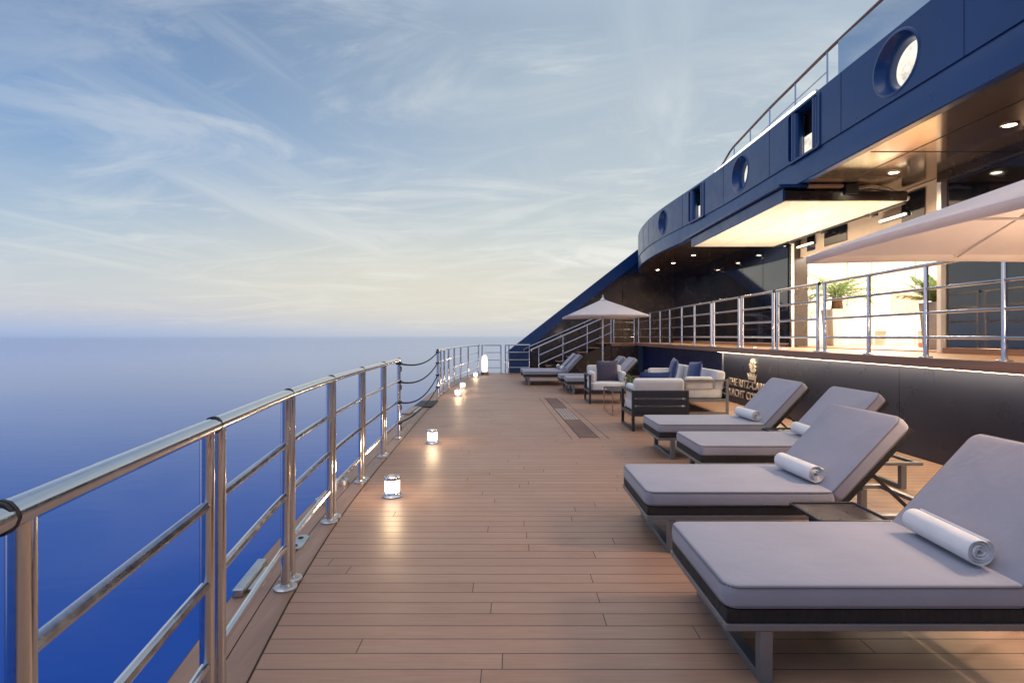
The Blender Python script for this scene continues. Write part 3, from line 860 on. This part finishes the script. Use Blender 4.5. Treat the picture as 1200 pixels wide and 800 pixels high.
# ------------------------------------------------------------------ sun loungers
def make_lounger():
    t = thing('sun_lounger', '', 'sun lounger')
    W, hw = .77, .385
    # frame ring
    fr = MB()
    fr.span((.0, -hw, .215), (2.04, -hw+.045, .243), .003).span((.0, hw-.045, .215), (2.04, hw, .243), .003)
    fr.span((.0, -hw+.046, .215), (.045, hw-.046, .243), .003).span((1.995, -hw+.046, .215), (2.04, hw-.046, .243), .003)
    for x in (.5, 1.0, 1.25): fr.span((x, -hw+.046, .218), (x+.04, hw-.046, .24), .002)
    fr.build('frame', M['frame'], t)
    for x in (.14, 1.84):
        lg = MB()
        lg.span((x, -hw+.002, .0), (x+.05, -hw+.052, .214), .003).span((x, hw-.052, .0), (x+.05, hw-.002, .214), .003)
        lg.span((x, -hw+.053, .0), (x+.05, hw-.053, .035), .003)
        lg.build('leg', M['frame'], t)
    MB().span((.006, -hw+.006, .244), (1.245, hw-.006, .300), .008).build('webbing_base', M['mesh'], t)
    a = R(47); L = .72
    Mb = Matrix.Translation((1.25, 0, .255)) @ Matrix.Rotation(-a, 4, 'Y')
    MB().box((L/2, 0, .022), (L, W-.012, .036), .006).transform(Mb).build('backrest_panel', M['mesh'], t)
    for sy in (-.26, .26):
        p = Mb @ Vector((.36, sy, .004)); q = Vector((1.80, sy, .232))
        MB().bar(p, q, .022, .022).build('support_strut', M['framedark'], t)
    c = cushion(MB(), 1.235, W, .098, .05, .014, .007, Matrix.Translation((.6175, 0, .302))).build('seat_cushion', M['fab'], t)
    pm = Matrix.Translation((.6175, 0, .302))
    piping(piping(MB(), 1.235, W, .088, .055, M=pm), 1.235, W, .012, .055, M=pm).build('piping', M['pipe'], c)
    Lb = .70
    bmx = Mb @ Matrix.Translation((Lb/2+.03, 0, .042))
    c = cushion(MB(), Lb, W, .095, .05, .014, .007, bmx).build('back_cushion', M['fab'], t)
    piping(piping(MB(), Lb, W, .086, .055, M=bmx), Lb, W, .012, .055, M=bmx).build('piping', M['pipe'], c)
    return t
def make_towel():
    t = thing('rolled_towel', '', 'towel')
    th = .011; pts = []
    n = 130; turns = 4.1
    for i in range(n+1):
        s = i/n; a = 2*math.pi*turns*s; r = .010+.050*s
        pts.append((r*math.cos(a), r*math.sin(a)))
    mb = MB(); bm = mb.bm
    def offs(i, d):
        a = pts[max(0, i-1)]; b = pts[min(len(pts)-1, i+1)]
        tx, ty = b[0]-a[0], b[1]-a[1]; l = math.hypot(tx, ty) or 1
        return (pts[i][0]-ty/l*d, pts[i][1]+tx/l*d)
    half = .215; rnd = random.Random(4)
    ph = [rnd.uniform(-1, 1) for _ in range(8)]
    cols = []
    ysl = [(-half, .0), (-half-.004, .35), (-half, .8), (-half+.006, 1), (-.1, 1), (0, 1), (.1, 1), (half-.006, 1), (half, .8), (half+.004, .35), (half, 0)]
    for i in range(len(pts)):
        ring = []
        w = .003*math.sin(i*.11+ph[0])+.002*math.sin(i*.37)
        for d, sg in ((th/2*.86, 1), (-th/2*.86, -1)):
            seq = ysl if sg > 0 else ysl[::-1]
            for yv, f_ in seq:
                if f_ == 0 and sg < 0: continue
                x, z = offs(i, d*f_*1.0)
                ring.append(bm.verts.new((x, yv+(w if abs(yv) > .15 else 0), z)))
        cols.append(ring)
    for A, B in zip(cols, cols[1:]):
        k = len(A)
        for j in range(k): bm.faces.new((A[j], A[(j+1) % k], B[(j+1) % k], B[j]))
    bm.faces.new(cols[0][::-1]); bm.faces.new(cols[-1])
    mb.build('towel_roll', M['towel'], t)
    return t
lproto = None; tproto = None
LS = [(.86, 2.58, 0, 'nearest grey sun lounger, filling the lower right corner'),
      (.87, 3.91, 0, 'second grey sun lounger from the front, beside the dark tray table'),
      (1.73, 5.39, 0, 'third grey sun lounger from the front, half hidden by the second'),
      (1.67, 6.60, 0, 'fourth grey sun lounger from the front, in front of the wall lettering'),
      (1.32, 13.55, 0, 'grey sun lounger just behind the plum pillow armchair, nearer of that pair'),
      (1.24, 14.42, 0, 'grey sun lounger just behind the plum pillow armchair, farther of that pair'),
      (.32, 15.98, 0, 'grey sun lounger at the foot of the stairs, nearer of that pair'),
      (.27, 16.86, 0, 'grey sun lounger at the foot of the stairs, farther of that pair')]
TL = {0: 'big rolled white towel on the nearest lounger', 1: 'rolled white towel on the lounger beside the dark tray table',
      2: 'rolled white towel half hidden behind the second lounger backrest', 3: 'rolled white towel on the lounger in front of the wall lettering',
      6: 'small rolled white towel on the nearer lounger by the stairs', 7: 'small rolled white towel on the farther lounger by the stairs'}
for i, (x, y, rz, lab) in enumerate(LS):
    if lproto is None: lproto = o = make_lounger()
    else: o = copy_tree(lproto)
    o.location = (x, y, 0.0); o.rotation_euler = (0, 0, R(rz))
    tag(o, lab, 'sun lounger', 'grey sun loungers on the deck')
    if i in TL:
        if tproto is None: tproto = o = make_towel()
        else: o = copy_tree(tproto)
        o.location = (x+1.165, y-.02, .475); o.rotation_euler = (0, R(-20+23*i), R((-4, 3, -2, 4, 0, 0, 2, -3)[i]))
        tag(o, TL[i], 'towel', 'rolled towels on the loungers')

# tray tables beside the loungers
def tray_table(x, y, lab):
    t = thing('tray_table', lab, 'side table', (x, y, 0), 0, 'tray tables between loungers')
    MB().box((0, 0, .352), (.40, .34, .012), .004).build('table_top', M['tray'], t)
    r = MB(); pts = [Vector((a, b, .362)) for a, b in round_rect(.20, .17, .02, 4)]
    r.tube(pts, .008, 6, closed=True).build('rim', M['framedark'], t)
    MB().span((-.16, -.02, .02), (-.12, .02, .345), .003).build('post', M['framedark'], t)
    MB().span((-.19, -.15, .0), (.17, .15, .018), .004).build('foot_plate', M['framedark'], t)
tray_table(1.93, 3.24, 'dark tray side table between the first and second loungers')
tray_table(3.02, 5.99, 'dark tray side table between the third and fourth loungers')

# ------------------------------------------------------------------ seating group
def pillow(x, y, z, rot, m, lab, w=.46, h=.46, T=.15):
    mb = MB(); n = 12; rows = []
    def P(u, v, s):
        e = (1-abs(u)**2.6)*(1-abs(v)**2.6); k = 1-.07*(1-abs(u))*abs(v)-.0
        pin = 1-.06*(1-u*u)*(1 if abs(v) > .98 else abs(v)**3)
        pin2 = 1-.06*(1-v*v)*(abs(u)**3)
        return (u*w/2*pin2, s*T/2*max(0, e)**.55, v*h/2*pin)
    for s in (-1, 1):
        mb.sheet([[P(-1+2*i/n, -1+2*j/n, s) for i in range(n+1)] for j in range(n+1)])
    bmesh.ops.remove_doubles(mb.bm, verts=mb.bm.verts[:], dist=.0005)
    o = mb.build('throw_pillow', m, sharp=70)
    o.location = (x, y, z); o.rotation_euler = rot
    tag(o, lab, 'pillow', 'throw pillows on the seating')
    return o
def seat_frame(t, W, D, dark, arm=.60, slats=True):
    fm = M[dark]
    for sx in (-1, 1):
        x0 = sx*(W/2-.02); s = MB()
        s.span((x0-.02, -D/2, 0), (x0+.02, -D/2+.045, arm), .003).span((x0-.02, D/2-.045, 0), (x0+.02, D/2, arm), .003)
        s.span((x0-.02, -D/2+.046, 0), (x0+.02, D/2-.046, .035), .003).span((x0-.02, -D/2+.046, arm-.035), (x0+.02, D/2-.046, arm), .003)
        s.span((x0-.02, -D/2+.046, .22), (x0+.02, D/2-.046, .27), .003)
        s.build('side_frame', fm, t)
    b = MB()
    b.span((-W/2+.041, D/2-.045, .22), (W/2-.041, D/2, .27), .003).span((-W/2+.041, -D/2, .22), (W/2-.041, -D/2+.045, .27), .003)
    b.span((-W/2+.041, -D/2+.046, .24), (W/2-.041, D/2-.046, .262), 0)
    b.build('seat_base', fm, t)
    bk = MB()
    if slats:
        for z0, z1 in ((.275, .36), (.385, .47), (.495, .60)):
            bk.span((-W/2+.041, -D/2+.004, z0), (W/2-.041, -D/2+.03, z1), .003)
        bk.build('back_slats', fm, t)
def armchair(x, y, rz, lab):
    W, D = .84, .80
    t = thing('armchair', lab, 'armchair', (x, y, 0), rz, 'armchairs in the seating group')
    seat_frame(t, W, D, 'framedark')
    c = cushion(MB(), W-.1, D-.10, .16, .05, .03, .02, Matrix.Translation((0, .03, .272))).build('seat_cushion', M['sofa'], t)
    Mx = Matrix.Translation((0, -D/2+.045, .435)) @ Matrix.Rotation(R(-80), 4, 'X') @ Matrix.Translation((0, -.165, 0))
    Mx = Matrix.Translation((0, -D/2+.20, .432+.17)) @ Matrix.Rotation(R(98), 4, 'X')
    cushion(MB(), W-.1, .36, .15, .05, .04, .02, Mx).build('back_cushion', M['sofa'], t)
    for sx in (-1, 1):
        Mx = Matrix.Translation((sx*(W/2-.10), .05, .432+.11)) @ Matrix.Rotation(R(90*sx), 4, 'Y') @ Matrix.Translation((0, 0, -.05))
        cushion(MB(), .23, .5, .10, .05, .03, .012, Mx).build('arm_cushion', M['sofa'], t)
    return t
armchair(2.19, 8.45, 0, 'charcoal framed armchair with slatted back turned to the camera')
armchair(2.02, 11.72, math.pi, 'charcoal framed armchair facing the camera with a plum pillow')
pillow(2.20, 8.44, .63, (R(10), 0, 0), M['navyfab'], 'navy pillow poking up above the slatted back armchair', .48, .46, .15)
pillow(2.03, 11.65, .665, (R(-14), 0, R(4)), M['brownfab'], 'large plum pillow on the armchair facing the camera', .48, .45)

# sofa along the wall, facing the sea (-x)
sf = thing('white_sofa', 'long white sofa with grey frame against the navy wall', 'sofa', (3.5, 11.3, 0), R(90))
SW, SD = 2.9, .82
seat_frame(sf, SW, SD, 'frame', .62, slats=True)
for k in range(3):
    w = (SW-.14)/3
    x = -SW/2+.07+w*(k+.5)
    cushion(MB(), w-.008, SD-.1, .17, .05, .03, .02, Matrix.Translation((x, .03, .272))).build('seat_cushion', M['sofa'], sf)
    Mx = Matrix.Translation((x, -SD/2+.22, .44+.165)) @ Matrix.Rotation(R(98), 4, 'X')
    cushion(MB(), w-.01, .36, .18, .05, .04, .025, Mx).build('back_cushion', M['sofa'], sf)
for sx in (-1, 1):
    Mx = Matrix.Translation((sx*(SW/2-.11), .1, .44+.11)) @ Matrix.Rotation(R(90*sx), 4, 'Y') @ Matrix.Translation((0, 0, -.05))
    cushion(MB(), .23, .5, .11, .05, .03, .012, Mx).build('arm_cushion', M['sofa'], sf)
pillow(3.45, 10.35, .69, (R(12), R(4), R(100)), M['navyfab'], 'navy pillow at the near end of the white sofa', .48, .48)
pillow(3.47, 11.75, .69, (R(12), R(-5), R(84)), M['navyfab'], 'navy pillow farther along the white sofa', .48, .48)

# low side table with a small plant
tb = thing('side_table', 'thin legged low table with dark top between the armchairs', 'side table', (2.02, 10.05, 0))
MB().box((0, 0, .43), (.52, .9, .022), .004).build('table_top', M['tray'], tb)
for sx in (-1, 1):
    for sy in (-1, 1):
        MB().span((sx*.25-.009, sy*.44-.009, .012), (sx*.25+.009, sy*.44+.009, .418), .002).build('leg', M['rose'], tb)
    MB().span((sx*.25-.009, -.43, 0), (sx*.25+.009, .43, .0115), .002).build('foot_bar', M['rose'], tb)
hv = thing('small_planter', 'small pale planter with green leaves on the low table', 'planter', (2.12, 9.85, .442))
MB().lathe([(0, 0), (.06, 0), (.075, .02), (.085, .13), (.08, .135), (.075, .12), (0, .115)], 20).build('planter_bowl', M['potgrey'], hv)
rnd = random.Random(2); mb = MB()
for i in range(90):
    az = rnd.random()*6.28; el = rnd.uniform(.2, 1.4); r = rnd.uniform(.05, .16)
    c = Vector((math.cos(az)*math.cos(el)*r, math.sin(az)*math.cos(el)*r, .12+math.sin(el)*r*.9))
    d = Vector((rnd.uniform(-1, 1), rnd.uniform(-1, 1), rnd.uniform(-.3, 1))).normalized()*.04; s = d.cross(Vector((0, 0, 1))).normalized()*.016
    mb.face([c-d*.5, c+s, c+d*.6, c-s])
mb.build('leaves', M['leaf2'], hv, recalc=False)

# ------------------------------------------------------------------ parasols
def parasol(x, y, hem, half, rise, lab, closed_base=True):
    t = thing('square_parasol', lab, 'parasol', (x, y, 0), 0, 'square parasols')
    n = 14; mb = MB(); peak = hem+rise
    corners = [(-half, -half), (half, -half), (half, half), (-half, half)]
    rim = []
    for k in range(4):
        a, b = corners[k], corners[(k+1) % 4]
        for i in range(n):
            s = i/n; rim.append((a[0]+(b[0]-a[0])*s, a[1]+(b[1]-a[1])*s, s))
    rows = []
    for j in range(0, 11):
        f_ = j/10
        row = []
        for (rx, ry, s) in rim+rim[:1]:
            z = peak-(peak-hem)*f_
            sag = -.035*math.sin(math.pi*f_)*math.sin(math.pi*s) - 0.0
            edge = .018*math.sin(math.pi*s)*f_
            row.append((rx*f_*(1-.012*math.sin(math.pi*s)), ry*f_*(1-.012*math.sin(math.pi*s)), z+sag+edge))
        rows.append(row)
    rows.append([(rx*1.0*(1-.012*math.sin(math.pi*s)), ry*(1-.012*math.sin(math.pi*s)), hem-.05+.018*math.sin(math.pi*s)) for rx, ry, s in rim+rim[:1]])
    mb.sheet(rows)
    cn = mb.build('canopy', M['canvas'], t, sharp=30, recalc=False)
    md = cn.modifiers.new('thickness', 'SOLIDIFY'); md.thickness = .004
    MB().lathe([(0, peak+.13), (.012, peak+.12), (.02, peak+.09), (.03, peak+.03), (.06, peak+.01), (.08, peak-.02), (0, peak-.02)], 14).build('finial', M['pole'], t)
    MB().tube([(0, 0, .05), (0, 0, peak-.03)], .024, 14).build('pole', M['pole'], t)
    MB().lathe([(.025, hem+.02), (.05, hem+.02), (.055, hem+.06), (.05, hem+.1), (.025, hem+.1)], 16).build('runner', M['framedark'], t)
    for k in range(8):
        a = corners[k//2] if k % 2 == 0 else ((corners[k//2][0]+corners[(k//2+1) % 4][0])/2, (corners[k//2][1]+corners[(k//2+1) % 4][1])/2)
        f_ = .97
        p0 = Vector((0, 0, peak-.05)); p1 = Vector((a[0]*f_, a[1]*f_, hem-.0+(.018 if k % 2 else 0)-.02))
        rb = MB().bar(p0, p1, .010, .016).build('rib', M['potwhite'], t)
        MB().bar((a[0]*.03, a[1]*.03, hem+.06), p0.lerp(p1, .5)-Vector((0, 0, .02)), .012, .016).build('strut', M['potwhite'], rb)
    MB().box((0, 0, .03), (.6, .6, .055), .012).lathe([(.04, .05), (.038, .34), (.026, .345)], 16).build('base_weight', M['framedark'], t)
parasol(3.30, 2.98, 1.99, 1.10, .44, 'big pale parasol at the right edge, seen from below')
parasol(2.52, 15.15, 1.95, 1.03, .48, 'small looking pale parasol beside the stairs at the far end')

# ------------------------------------------------------------------ lanterns
def lantern(x, y, lab, k=1.0):
    t = thing('deck_lantern', lab, 'lantern', (x, y, 0), 0, 'glowing lanterns along the deck')
    MB().lathe([(0, 0), (.088*k, 0), (.09*k, .008), (.078*k, .016), (.068*k, .03), (.066*k, .042), (0, .042)], 28).build('base', M['steel'], t)
    MB().lathe([(.060*k, .043), (.064*k, .05), (.064*k, .14), (.060*k, .147), (0, .147), ], 28).build('glass_shade', M['lantern'], t)
    MB().lathe([(0, .148), (.070*k, .148), (.073*k, .153), (.073*k, .168), (.068*k, .176), (.05*k, .178), (0, .178)], 28).build('lid', M['steel'], t)
    l = bpy.data.lights.new('lantern_lamp', 'POINT'); l.energy = 6.5; l.color = (1, .68, .36); l.shadow_soft_size = .05
    o = bpy.data.objects.new('lantern_lamp', l); COL.objects.link(o); o.location = (x, y-.0, .25)
lantern(-1.05, 4.79, 'nearest and largest glowing lantern on the open deck')
lantern(-1.045, 7.17, 'second glowing lantern, level with the rope gap')
lantern(-1.27, 12.8, 'third glowing lantern, beside the far end of the rope gap')
lantern(-1.33, 14.7, 'fourth glowing lantern, beside the curving far railing')
lantern(-1.24, 18.6, 'farthest glowing lantern near the tall white lantern')
tl = thing('tall_lantern', 'tall white glowing lantern by the railing at the far end of the deck', 'lantern', (-1.0, 19.9, 0))
MB().box((-.07, 0, .05), (.13, .16, .10), .01).build('foot_block', M['navydark'], tl)
MB().box((.08, 0, .05), (.14, .16, .10), .01).build('foot_block', M['trim'], tl)
MB().lathe([(0, .101), (.09, .101), (.115, .16), (.12, .5), (.10, .66), (.05, .72), (0, .73)], 24).build('glowing_shade', M['tallglow'], tl)

# ------------------------------------------------------------------ deck fittings
def at(y, off): return (railx(y)+off, y)
def ang(y): return math.atan2(-(railx(y+.1)-railx(y-.1)), .2)
x, y = at(3.68, -.13)
dp = thing('deck_plate', 'small oblong steel plate on the deck margin under the railing', 'deck fitting', (x+.02, y, .0065), ang(3.68))
mb = MB(); mb.prism(round_rect(.05, .13, .048, 6), lambda a, b, d: (a, b, d), 0, .012); mb.build('plate', M['steel_dull'], dp)
for yy in (-.07, .07): MB().lathe([(0, .0125), (.018, .0125), (.018, .016), (0, .017)], 14, (0, yy, 0)).build('screw', M['rubber'], dp)
x, y = at(3.12, -.225)
fb = thing('edge_block', 'long flat steel block on the outer edge of the deck', 'deck fitting', (x, y, .0065), ang(3.12))
MB().box((0, 0, .022), (.055, .42, .043), .006).build('block_body', M['steel_dull'], fb)
MB().box((.055, 0, .01), (.05, .30, .018), .004).build('block_flange', M['steel_dull'], fb)
for y, lab in ((4.58, 'nearer round steel socket on the deck margin'), (5.18, 'farther round steel socket on the deck margin')):
    x, _ = at(y, -.17)
    c = thing('deck_socket', lab, 'deck fitting', (x, y, .0065), 0, 'round sockets on the deck margin')  # plain round deck cap, a steel ring with a hole
    MB().lathe([(.03, .012), (.034, .04), (.055, .042), (.068, .036), (.072, .0), (0, 0)], 24).build('socket_ring', M['steel_dull'], c)
    MB().lathe([(0, .013), (.031, .013)], 20).build('socket_hole', M['rubber'], c)
# gangway mat and step in the rope gap
gm = thing('boarding_step', 'dark boarding hatch at the deck edge inside the rope gap', 'hatch', (-1.80, 11.2, .0065))
MB().span((-.15, -.5, 0), (.22, .5, .02), .006).build('hatch_lid', M['rubber'], gm)
MB().span((-.17, -1.5, 0), (-.02, -.52, .03), .006).build('step_plate', M['grate'], gm)
MB().span((-.01, -1.3, 0), (.04, -.55, .018), .005).build('hinge_bar', M['steel_dull'], gm)
# deck drain inlay
dr = thing('deck_drain', 'dark deck inlay with a pale slatted drain grate in its middle', 'drain', (.97, 9.95, .0), R(2.3))
MB().span((-.125, .62, .001), (.125, 2.42, .006), 0).build('inlay_panel', M['inlay'], dr)
MB().span((-.125, -2.40, .001), (.125, -.84, .006), 0).build('inlay_panel', M['inlay'], dr)
MB().span((-.12, -.83, .001), (.12, .61, .003), 0).build('grate_bed', M['caulk'], dr)
g = MB()
for k in range(5): g.span((-.118+k*.05, -.82, .0035), (-.118+k*.05+.036, .60, .009), 0)
for k in range(6): g.span((-.118, -.82+k*.27, .004), (.12, -.78+k*.27, .0085), 0)
g.build('grate_bars', M['grate'], dr)
for sx in (-1, 1):
    MB().span((sx*.255-.003, -2.5, .001), (sx*.255+.003, 2.5, .003), 0).build('seam_line', M['caulk'], dr)
    MB().span((sx*.135-.003, -2.5, .001), (sx*.135+.003, 2.5, .003), 0).build('seam_line', M['caulk'], dr)

# ------------------------------------------------------------------ lights
def area(name, loc, rot, sx, sy, energy, col):
    l = bpy.data.lights.new(name, 'AREA'); l.shape = 'RECTANGLE'; l.size = sx; l.size_y = sy; l.energy = energy; l.color = col
    o = bpy.data.objects.new(name, l); COL.objects.link(o); o.location = loc; o.rotation_euler = rot
    return o
area('lounge_lamp', (9.2, 10.9, UZ+2.4), (0, 0, 0), 5.2, 5.4, 1000, (1, .87, .70))
# uplights added in the upper deck floor to brighten the raised door's underside
for k, yy in enumerate((9.3, 10.6, 11.9)):
    u = thing('added_uplight', ('nearest', 'middle', 'farthest')[k]+' small added uplight in the upper deck floor below the raised door', 'uplight', (5.3, yy, UZ+.002), 0, 'added uplights in the upper deck')
    MB().lathe([(.04, .002), (.06, .004), (.065, .0)], 20).build('bezel', M['steel'], u)
    MB().lathe([(0, .003), (.041, .003)], 20).build('lens', M['lamp'], u)
    spot((5.3, yy, UZ+.05), 210, (1, .9, .73), 130, .8, .05, (R(180), 0, 0))
# added fill lights without a fixture, warming the big parasol and near loungers
tgt = Vector((1.0, 3.1, .3)); src = Vector((3.22, 3.1, 1.86))
ps = spot(src, 105, (1, .70, .50), 125, .7, .10, (src-tgt).to_track_quat('Z', 'Y').to_euler()); ps.name = 'parasol_fill_spot'
pl = bpy.data.lights.new('parasol_fill', 'POINT'); pl.energy = 52; pl.color = (1, .68, .44); pl.shadow_soft_size = .12
po = bpy.data.objects.new('parasol_fill', pl); COL.objects.link(po); po.location = (3.36, 2.86, 1.62)


sun = bpy.data.lights.new('sun_lamp', 'SUN'); sun.energy = .12; sun.angle = R(20); sun.color = (1, .9, .84)
so = bpy.data.objects.new('sun_lamp', sun); COL.objects.link(so)
SUN_EL, SUN_AZ = 12.0, -100.0     # azimuth measured from +y (ahead) clockwise; low over the sea to the left
dv = Vector((math.sin(R(SUN_AZ))*math.cos(R(SUN_EL)), math.cos(R(SUN_AZ))*math.cos(R(SUN_EL)), math.sin(R(SUN_EL))))
so.rotation_euler = dv.to_track_quat('Z', 'Y').to_euler()

# ------------------------------------------------------------------ sky
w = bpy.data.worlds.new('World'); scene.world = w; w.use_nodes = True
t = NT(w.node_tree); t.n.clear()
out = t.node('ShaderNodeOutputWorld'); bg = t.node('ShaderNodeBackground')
sky = t.node('ShaderNodeTexSky', sky_type='NISHITA'); sky.sun_disc = False
sky.sun_elevation = R(SUN_EL); sky.sun_rotation = R(SUN_AZ); sky.dust_density = 2.0; sky.ozone_density = 2.5
tc = t.node('ShaderNodeTexCoord').outputs['Generated']
nv = t.node('ShaderNodeVectorMath', operation='NORMALIZE'); t.link(tc, nv.inputs[0]); d = nv.outputs[0]
sp = t.node('ShaderNodeSeparateXYZ'); t.link(d, sp.inputs[0])
dx, dy, dz = sp.outputs
zz = t.math('MAXIMUM', dz, 0.0)
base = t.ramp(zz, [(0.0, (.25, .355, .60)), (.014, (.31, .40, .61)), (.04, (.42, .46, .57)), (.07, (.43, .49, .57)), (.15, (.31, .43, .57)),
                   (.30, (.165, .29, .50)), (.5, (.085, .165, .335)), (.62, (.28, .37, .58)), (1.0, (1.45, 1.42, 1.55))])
# warm glow ahead, low on the horizon
az = t.math('ARCTAN2', dx, dy)
g1 = t.math('POWER', 2.718, t.math('MULTIPLY', t.math('POWER', t.math('DIVIDE', t.math('SUBTRACT', az, 0.0), .62), 2.0), -1.0))
g2 = t.math('POWER', 2.718, t.math('MULTIPLY', t.math('POWER', t.math('DIVIDE', t.math('SUBTRACT', zz, .10), .12), 2.0), -1.0))
glow = t.math('MULTIPLY', g1, g2)
base = t.mix(t.math('MULTIPLY', glow, .85), base, (.70, .64, .49, 1))
# thin high veil, thicker towards the right of the bow
veil = t.maprange(t.math('ADD', az, t.math('MULTIPLY', zz, .25)), -.70, .30, 0, .85, True)
veil = t.math('MULTIPLY', veil, t.maprange(zz, .03, .16, .25, 1))
base = t.mix(veil, base, t.ramp(zz, [(0, (.62, .60, .56)), (.2, (.50, .55, .55)), (.5, (.36, .44, .51)), (1, (.6, .7, .85))]))
# clouds on a projected layer
den = t.math('ADD', zz, .10)
cv = t.node('ShaderNodeCombineXYZ'); t.link(t.math('DIVIDE', dx, den), cv.inputs[0]); t.link(t.math('DIVIDE', dy, den), cv.inputs[1])
P = cv.outputs[0]
def layer(rot, scale, loc, sc, lo, hi, dist, rough=.62):
    v = t.mapping(t.mapping(P, rot=(0, 0, R(rot))), scale=scale, loc=loc)
    return t.maprange(t.noise(v, sc, 10, rough, dist), lo, hi, 0, 1, True)
big = t.noise(t.mapping(P, loc=(1.3, 4.4, 0)), .5, 3, .5)
m1 = layer(17, (1.1, .17, 1), (3.1, 1.7, 0), 1.5, .46, .78, .7)
m4 = layer(-75, (1.0, .36, 1), (5.7, 3.1, 0), 2.6, .50, .74, .8, .68)
m2 = layer(-60, (.9, .42, 1), (7.3, 2.2, 0), 1.5, .47, .70, 1.0, .6)
m3 = layer(78, (.8, .42, 1), (2.3, 8.2, 0), 1.5, .48, .70, .9, .62)
cm = t.math('MAXIMUM', t.math('MULTIPLY', m1, .8), t.math('MAXIMUM', t.math('MULTIPLY', m2, .8), t.math('MAXIMUM', t.math('MULTIPLY', m3, .95), t.math('MULTIPLY', m4, t.maprange(az, -.7, .0, .3, .95)))))
rightness = t.maprange(az, -.85, .1, .38, 1.0)
cm = t.math('MULTIPLY', t.math('MULTIPLY', cm, t.maprange(big, .35, .6, .35, 1.0)), rightness)
cm = t.math('MULTIPLY', cm, t.maprange(zz, .0, .05, .0, 1.0))
cloudcol = t.ramp(zz, [(0, (.70, .66, .58)), (.15, (.74, .74, .69)), (.4, (.64, .67, .67)), (.6, (.5, .57, .65)), (1, (.8, .85, .95))])
col = t.mix(t.math('MULTIPLY', cm, .95), base, cloudcol)
# darker evening sky behind the camera (over the wake)
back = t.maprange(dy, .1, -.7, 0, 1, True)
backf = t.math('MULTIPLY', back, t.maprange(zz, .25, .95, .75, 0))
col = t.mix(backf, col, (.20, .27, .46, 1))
# deeper blue over the open sea to the left, outside the picture
lft = t.math('MULTIPLY', t.maprange(az, -.85, -1.25, 0, 1, True), t.maprange(zz, .05, .9, 1, 0))
col = t.mix(t.math('MULTIPLY', lft, .85), col, (.15, .26, .52, 1))
# below the horizon
col = t.mix(t.maprange(dz, -.02, -.002, 1, 0), col, (.30, .38, .58, 1))
nish = t.node('ShaderNodeVectorMath', operation='SCALE'); t.link(sky.outputs[0], nish.inputs[0]); nish.inputs['Scale'].default_value = .10
tot = t.mix(.06, col, nish.outputs[0])
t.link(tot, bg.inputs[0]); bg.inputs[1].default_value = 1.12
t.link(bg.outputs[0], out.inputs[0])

# ------------------------------------------------------------------ camera and view
cam = bpy.data.cameras.new('Camera'); cam.sensor_width = 36; cam.lens = 36*640/1200; cam.shift_y = -6/1200
cam.clip_start = .05; cam.clip_end = 100000
co = bpy.data.objects.new('Camera', cam); COL.objects.link(co); co.location = (0, 0, 1.4); co.rotation_euler = (R(90), 0, 0)
scene.camera = co
vs = scene.view_settings
vs.view_transform = 'Standard'; vs.look = 'None'; vs.exposure = 0.16; vs.gamma = 1.0; vs.use_curve_mapping = False
scene.display_settings.display_device = 'sRGB'
scene.cycles.use_denoising = True
scene.cycles.max_bounces = 8
scene.cycles.sample_clamp_indirect = 3
scene.cycles.caustics_reflective = False; scene.cycles.caustics_refractive = False; scene.cycles.blur_glossy = 1.0
for k in ('lamp', 'lantern', 'portglow', 'ledwhite', 'tube', 'tallglow'):
    M[k].cycles.emission_sampling = 'NONE'
